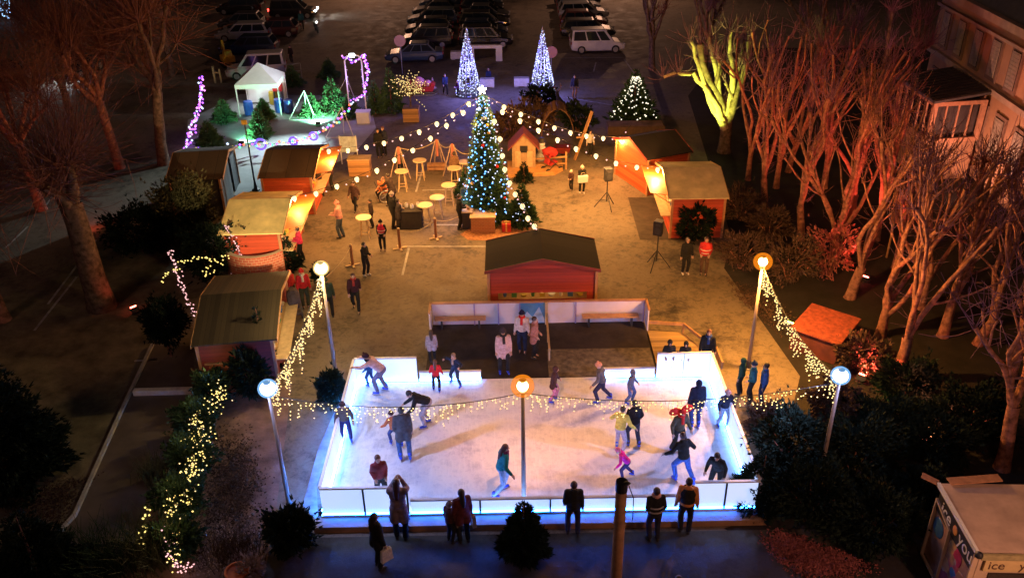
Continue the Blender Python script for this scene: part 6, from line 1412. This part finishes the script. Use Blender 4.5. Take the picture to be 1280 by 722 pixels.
# ------------------------------------------------------------------ everybody in the square
BK = (.014, .014, .018); NV = (.02, .03, .07); GY = (.11, .11, .125); JEANS = (.05, .09, .2); LJ = (.3, .38, .55); BR_ = (.14, .08, .05); TL = (.02, .2, .24)
S = 'skaters on the ice'; V_ = 'visitors in the square'; W_ = 'people along the rink boards'
I = dict(z=ZI, skates=True, group=S)
person(477, 491, 'adult bending left over the boards in pale pink striped top and grey trousers', 1.78, 75, 'reach', (.62, .38, .36), (.16, .13, .2), hat=(.05, .02, .03), scarf=(.03, .03, .035), **I)
person(464, 482, 'small child in dark blue snowsuit held at the back left boards', 1.12, 60, 'glide', (.03, .09, .22), (.02, .04, .12), hood=True, **I)
person(546, 489, 'long haired girl in bright red jacket seen from behind on the ice', None, 0, 'glide', (.6, .03, .04), BK, (.10, .04, .025), True, top=452, **I)
person(570, 481, 'skater in dark jacket with legs wide apart by the low back boards', None, 150, 'wide', (.025, .035, .07), (.03, .05, .1), (.25, .17, .11), top=441, scarf=(.4, .32, .28), **I)
person(533, 532, 'man in black jacket bending left to steady a child', 1.74, 100, 'bend', BK, (.32, .28, .3), (.02, .013, .01), **I)
person(494, 556, 'child in orange jacket and helmet behind the grey coated skater', 1.22, 30, 'skate', (.5, .13, .05), (.04, .06, .16), hat=(.05, .02, .03), **I)
person(507, 574, 'skater in long dark grey coat and blue jeans seen from behind', None, 15, 'stand2', (.075, .065, .07), JEANS, (.03, .02, .015), coat=.22, top=511, **I)
person(434, 551, 'child in brown jacket skating close to the left boards', None, 190, 'glide', (.11, .08, .07), (.03, .03, .12), hat=(.08, .04, .04), top=502, **I)
person(478, 626, 'auburn haired person in dark red jacket behind the tall front left boards', None, 200, 'pockets', (.20, .035, .04), BK, (.09, .03, .02), True, top=571, **I)
person(628, 616, 'skater in teal jacket and pale jeans leaning to the right', None, 290, 'skate', TL, LJ, (.05, .02, .02), True, top=556, scarf=(.13, .03, .12), **I)
person(692, 502, 'child in dark brown coat and pink trousers in the middle of the ice', None, 260, 'glide', (.06, .03, .03), (.45, .18, .28), hood=True, coat=.15, top=459, **I)
person(751, 503, 'skater in grey jacket and peach hat leaning left', None, 75, 'skate', GY, (.03, .03, .07), hat=(.62, .3, .18), top=453, **I)
person(787, 504, 'child in grey hooded jacket near the low back right boards', None, 240, 'glide', (.13, .13, .17), (.07, .12, .3), hood=True, top=463, **I)
person(774, 563, 'skater in yellow vest and pale trousers leaning beside a dark partner', None, 330, 'skate', (.6, .55, .12), (.42, .4, .5), (.03, .02, .02), top=510, **I)
person(791, 558, 'dark clothed skater with black hair beside the yellow vest', None, 20, 'glide', (.02, .018, .022), (.05, .05, .07), (.012, .01, .01), top=503, **I)
person(781, 598, 'child in bright pink jacket bending left on the ice', 1.18, 80, 'skate', (.8, .03, .32), (.05, .03, .09), hat=(.75, .2, .3), over=dict(lean=38), **I)
p = person(846, 566, 'skater in dark red wide winged hat and olive jacket', 1.66, 200, 'glide', (.09, .08, .05), BK, hat=(.75, .04, .03), scarf=(.7, .04, .03), **I)
mb = MB()
for q in (-1, 1): mb.ell((q*.22, 0, 1.70), (.2, .07, .13), rx=.2)
mb.build('hat_wing', cloth((.75, .04, .03)), p, smooth=True)
person(851, 602, 'skater in black jacket and blue trousers crossing in front of the winged hat', None, 25, 'skate', BK, (.05, .1, .32), (.05, .03, .02), top=543, **I)
person(868, 534, 'man in long navy coat standing on the right of the ice', None, 10, 'stand', (.015, .018, .04), (.03, .05, .16), (.02, .015, .012), top=477, coat=.12, hood=True, **I)
person(903, 534, 'pale haired skater in navy top reaching for the right boards', None, 195, 'glide', (.02, .025, .05), LJ, hat=(.55, .3, .27), top=487, **I)
person(893, 616, 'dark haired man in black jacket leaning on the front right boards', None, 150, 'rail', BK, BK, (.02, .013, .01), top=560, **I)
D = dict(z=.22, group=W_)
person(541, 452, 'woman in white speckled coat standing at the left of the black deck', None, 10, 'stand', (.36, .32, .36), BK, (.06, .04, .03), True, top=413, coat=.2, **D)
person(630, 468, 'woman in pale pink long coat walking off the deck to the ice', None, 190, 'stand2', (.5, .36, .36), BK, hat=(.05, .04, .05), scarf=(.03, .03, .04), top=412, coat=.28, skates=True, **D)
person(653, 440, 'person in white jacket with red scarf in front of the blue poster', None, 170, 'stand', (.6, .56, .58), NV, hat=(.02, .02, .06), scarf=(.6, .03, .03), top=388, **D)
person(668, 446, 'person in pinkish brown coat beside the divider rail', None, 250, 'pockets', (.34, .17, .16), BK, (.04, .02, .02), top=396, coat=.2, **D)
person(834, 469, 'child in black hood, left of two peering over the back right boards', None, 180, 'pockets', BK, BK, hood=True, top=425, **D)
person(854, 468, 'child in black hood, right of two peering over the back right boards', None, 170, 'pockets', (.012, .013, .016), BK, hood=True, top=427, **D)
person(881, 464, 'adult in black coat with long reddish hair at the platform corner', 1.7, 170, 'stand', BK, BK, (.12, .04, .02), True, scarf=(.03, .06, .2), **D)
person(924, 492, 'person in dark green coat, left of three by the sodium lamp', None, 60, 'stand', (.02, .07, .06), BK, hood=True, top=448, group=W_)
person(937, 502, 'person in teal jacket, middle of three by the sodium lamp', None, 70, 'pockets', (.03, .14, .18), BK, hat=(.04, .06, .1), top=452, group=W_)
person(951, 505, 'person in blue jacket, right of three by the sodium lamp', None, 80, 'stand', (.04, .1, .3), NV, (.02, .015, .012), top=454, group=W_)
person(475, 708, 'woman in black coat carrying a white handbag at the front', None, 310, 'stand', BK, BK, (.02, .012, .01), True, top=642, coat=.2, bag=(.7, .62, .5), group=W_)
person(502, 672, 'woman in grey mauve coat holding a phone up over the front boards', None, 0, 'phone', (.22, .16, .19), BK, (.05, .02, .02), True, top=600, coat=.32, group=W_)
person(580, 676, 'woman in dark red coat with tan bag beside a child at the front boards', None, 25, 'stand', (.12, .03, .03), BK, (.03, .015, .012), True, top=612, coat=.2, bag=(.55, .32, .16), group=W_)
person(564, 676, 'child in brown coat beside the woman with the tan bag', None, 320, 'stand', (.09, .035, .03), BK, hat=(.22, .18, .22), top=628, group=W_)
person(716, 666, 'broad man in black jacket standing alone at the middle of the front boards', 1.82, 0, 'stand2', BK, (.03, .03, .05), (.05, .02, .018), group=W_)
person(816, 674, 'man in black jacket with pale hood lining, elbows out, right of the pole', None, 10, 'pockets', BK, (.025, .03, .05), (.025, .015, .012), top=610, scarf=(.5, .25, .17), stripe=(.4, .36, .33), group=W_)
person(855, 664, 'person in black and orange jacket near the tall front right boards', None, 350, 'stand', (.55, .22, .07), BK, (.02, .013, .01), top=598, hi=(.02, .018, .02), group=W_)
person(842, 786, 'dark haired head at the bottom edge, left of the two', 1.7, 0, 'stand', BK, BK, (.02, .015, .012), pos=G(842, 783), group=W_)
person(895, 790, 'dark haired head at the bottom edge, right of the two', 1.66, 0, 'stand', (.03, .02, .02), BK, (.018, .013, .012), pos=G(895, 788), group=W_)
VV = dict(group=V_)
person(427, 297, 'visitor in pinkish grey jacket and jeans, hands up, facing the huts', None, 80, 'carry', (.42, .2, .18), (.07, .09, .11), hat=(.35, .12, .12), top=251, **VV)
person(445, 263, 'visitor in brown coat walking left of the wheelchair', None, 160, 'walk', (.09, .05, .04), BK, (.03, .02, .015), top=226, coat=.2, **VV)
person(466, 284, 'child in dark coat near the standing table', None, 100, 'stand', (.04, .03, .03), BK, (.03, .02, .015), top=249, **VV)
person(479, 313, 'steward in red and black vest facing the rink', None, 180, 'pockets', BK, BK, hat=(.02, .02, .02), top=275, hi=(.55, .03, .07), stripe=(.5, .4, .4), **VV)
person(458, 344, 'visitor in black jacket and white shoes walking past the rope post', None, 240, 'carry', BK, (.02, .02, .03), (.03, .02, .02), top=303, shoe=WHITESHOE, **VV)
person(446, 388, 'visitor in dark plum jacket with rucksack walking to the lamp', None, 190, 'walk', (.05, .02, .03), BK, (.08, .04, .03), top=340, scarf=(.35, .05, .05), **VV)
person(413, 396, 'visitor in dark green coat behind the warm lamp pole', None, 20, 'stand', (.03, .05, .035), BK, hat=(.05, .07, .04), top=347, **VV)
person(378, 326, 'visitor in crimson jacket at the tan roofed hut counter', None, 90, 'carry', (.55, .03, .09), BK, (.04, .02, .02), top=284, **VV)
person(383, 384, 'person in red and white trimmed coat beside the brick wall', None, 200, 'stand', (.5, .025, .03), (.05, .06, .04), hat=(.55, .03, .03), top=336, scarf=(.6, .55, .5), **VV)
person(367, 376, 'person in red hooded jacket against the brick wall', None, 250, 'stand', (.45, .03, .03), BK, hood=True, top=338, **VV)
person(492, 285, 'visitor in black coat with grey hat, left of two at the covered table', None, 300, 'carry', BK, BK, hat=(.22, .2, .2), top=240, **VV)
person(499, 286, 'visitor in charcoal coat, right of two at the covered table', None, 320, 'carry', (.05, .045, .05), BK, (.02, .015, .012), top=249, coat=.25, **VV)
person(491, 258, 'visitor in dark coat pushing the wheelchair', None, 60, 'push', (.05, .035, .03), BK, (.02, .015, .012), top=216, coat=.15, **VV)
person(478, 252, 'rider in orange jacket seated in the wheelchair', 1.6, 120, 'sit', (.55, .17, .07), BK, (.15, .08, .05), pos=G(482, 250)+Vector((0, 0, .0)), **VV)
person(575, 286, 'visitor in black jacket leaning by the counter box', None, 280, 'carry', BK, BK, (.02, .015, .012), top=243, **VV)
person(583, 268, 'visitor in dark green jacket close to the big fir', None, 200, 'stand', (.04, .06, .04), BK, (.03, .02, .015), top=228, **VV)
person(475, 197, 'visitor in black coat, left of two at the upper paving', None, 180, 'stand', BK, BK, (.03, .02, .015), top=161, coat=.2, **VV)
person(481, 194, 'visitor in dark blue coat, right of two at the upper paving', None, 160, 'stand', (.03, .035, .06), BK, (.12, .08, .05), top=158, **VV)
person(501, 218, 'visitor in grey green coat below the left A-frame', None, 180, 'stand', (.09, .10, .07), BK, (.06, .04, .03), top=184, coat=.2, **VV)
person(569, 228, 'visitor in brown coat below the right A-frame', None, 10, 'stand', (.16, .09, .05), BK, (.03, .02, .015), top=190, coat=.25, **VV)
person(727, 241, 'adult in black coat holding a white sign and wearing a pale hat', None, 190, 'carry', BK, BK, hat=(.6, .55, .5), top=207, shoe=WHITESHOE, **VV)
cp = G(727, 241); t = thing('white_bag', 'white paper bag held by the adult in the pale hat', 'bag', cp+Vector((.02, -.36, .72)), R(10)); mb = MB(); mb.box((0, 0, .18), (.5, .16, .36)); mb.build('bag', WHITEP, t, bevel=.02); mb = MB(); mb.tube([(-.12, 0, .36), (-.08, 0, .5), (.08, 0, .5), (.12, 0, .36)], .012, 5); mb.build('handle', ROPE, t)
person(714, 238, 'child in dark coat and pale hat beside the adult with the white bag', None, 150, 'carry', (.07, .035, .03), BK, hat=(.6, .5, .42), top=213, **VV)
person(737, 195, 'person in pale jacket standing beside the leaning board', None, 200, 'stand', (.5, .48, .48), BK, (.03, .02, .02), top=163, **VV)
person(718, 123, 'lone visitor in dark jacket and pale trousers in the open car park', None, 170, 'stand', (.03, .03, .05), (.22, .17, .15), (.03, .02, .02), top=94, **VV)
person(557, 119, 'visitor in dark blue coat walking left of the left LED cone', None, 200, 'walk', (.02, .03, .08), BK, (.06, .04, .04), top=92, **VV)
person(611, 107, 'small figure in navy coat in front of the left white block', 1.2, 180, 'stand', (.02, .03, .09), BK, (.2, .15, .13), **VV)
person(573, 122, 'figure crouching in purple dark coat at the foot of the left LED cone', 1.15, 120, 'carry', (.08, .03, .12), BK, (.2, .1, .08), **VV)
person(365, 79, 'dark figure standing alone in the car park right of the white van', None, 160, 'stand', (.03, .02, .018), BK, (.03, .02, .015), top=57, **VV)
person(378, 38, 'visitor in teal jacket next to the scooter', None, 200, 'stand', (.03, .12, .14), BK, (.2, .16, .13), top=14, **VV)
person(856, 342, 'man in black clothes with white shoes left of the red vest', None, 190, 'stand', BK, BK, (.2, .12, .08), top=297, shoe=WHITESHOE, **VV)
person(879, 343, 'steward in red reflective vest and dark trousers on the right', None, 165, 'pockets', (.4, .03, .03), (.10, .06, .04), (.05, .03, .02), top=296, hi=(.62, .04, .04), stripe=(.65, .6, .55), **VV)
person(402, 246, 'customer in dark coat at the orange hut counter, nearer one', None, 80, 'carry', (.04, .025, .02), BK, (.03, .02, .015), top=208, **VV)
person(416, 237, 'customer in plum coat at the orange hut counter, farther one', None, 110, 'carry', (.07, .03, .04), BK, (.03, .02, .015), top=200, **VV)
person(394, 232, 'customer in white hooded jacket close to the orange hut counter', None, 90, 'carry', (.5, .48, .44), BK, hood=True, top=196, **VV)
remesh_all()
# ------------------------------------------------------------------ night sky, one weak sun (city glow), render settings
w = bpy.data.worlds.new('World'); scn.world = w; w.use_nodes = True
nt = w.node_tree; bg = nt.nodes['Background']; sky = nt.nodes.new('ShaderNodeTexSky'); sky.sky_type = 'NISHITA'; sky.sun_disc = False
sky.sun_elevation = R(-4); sky.sun_rotation = R(200); nt.links.new(sky.outputs[0], bg.inputs[0]); bg.inputs[1].default_value = .14
sl_ = bpy.data.lights.new('sun', 'SUN'); sl_.energy = .17; sl_.color = (1., .5, .38); sl_.angle = R(12)
so_ = bpy.data.objects.new('sun', sl_); COL.objects.link(so_); so_.rotation_euler = (R(48), 0, R(-20))
scn.render.engine = 'CYCLES'
cy = scn.cycles; cy.use_denoising = True; cy.denoiser = 'OPENIMAGEDENOISE'; cy.max_bounces = 4; cy.diffuse_bounces = 2; cy.glossy_bounces = 2; cy.transmission_bounces = 2
cy.sample_clamp_indirect = 4; cy.sample_clamp_direct = 0; cy.use_light_tree = True; cy.caustics_reflective = False; cy.caustics_refractive = False
vs_ = scn.view_settings; vs_.view_transform = 'Standard'; vs_.look = 'None'; vs_.exposure = 0; vs_.gamma = 1; vs_.use_curve_mapping = False
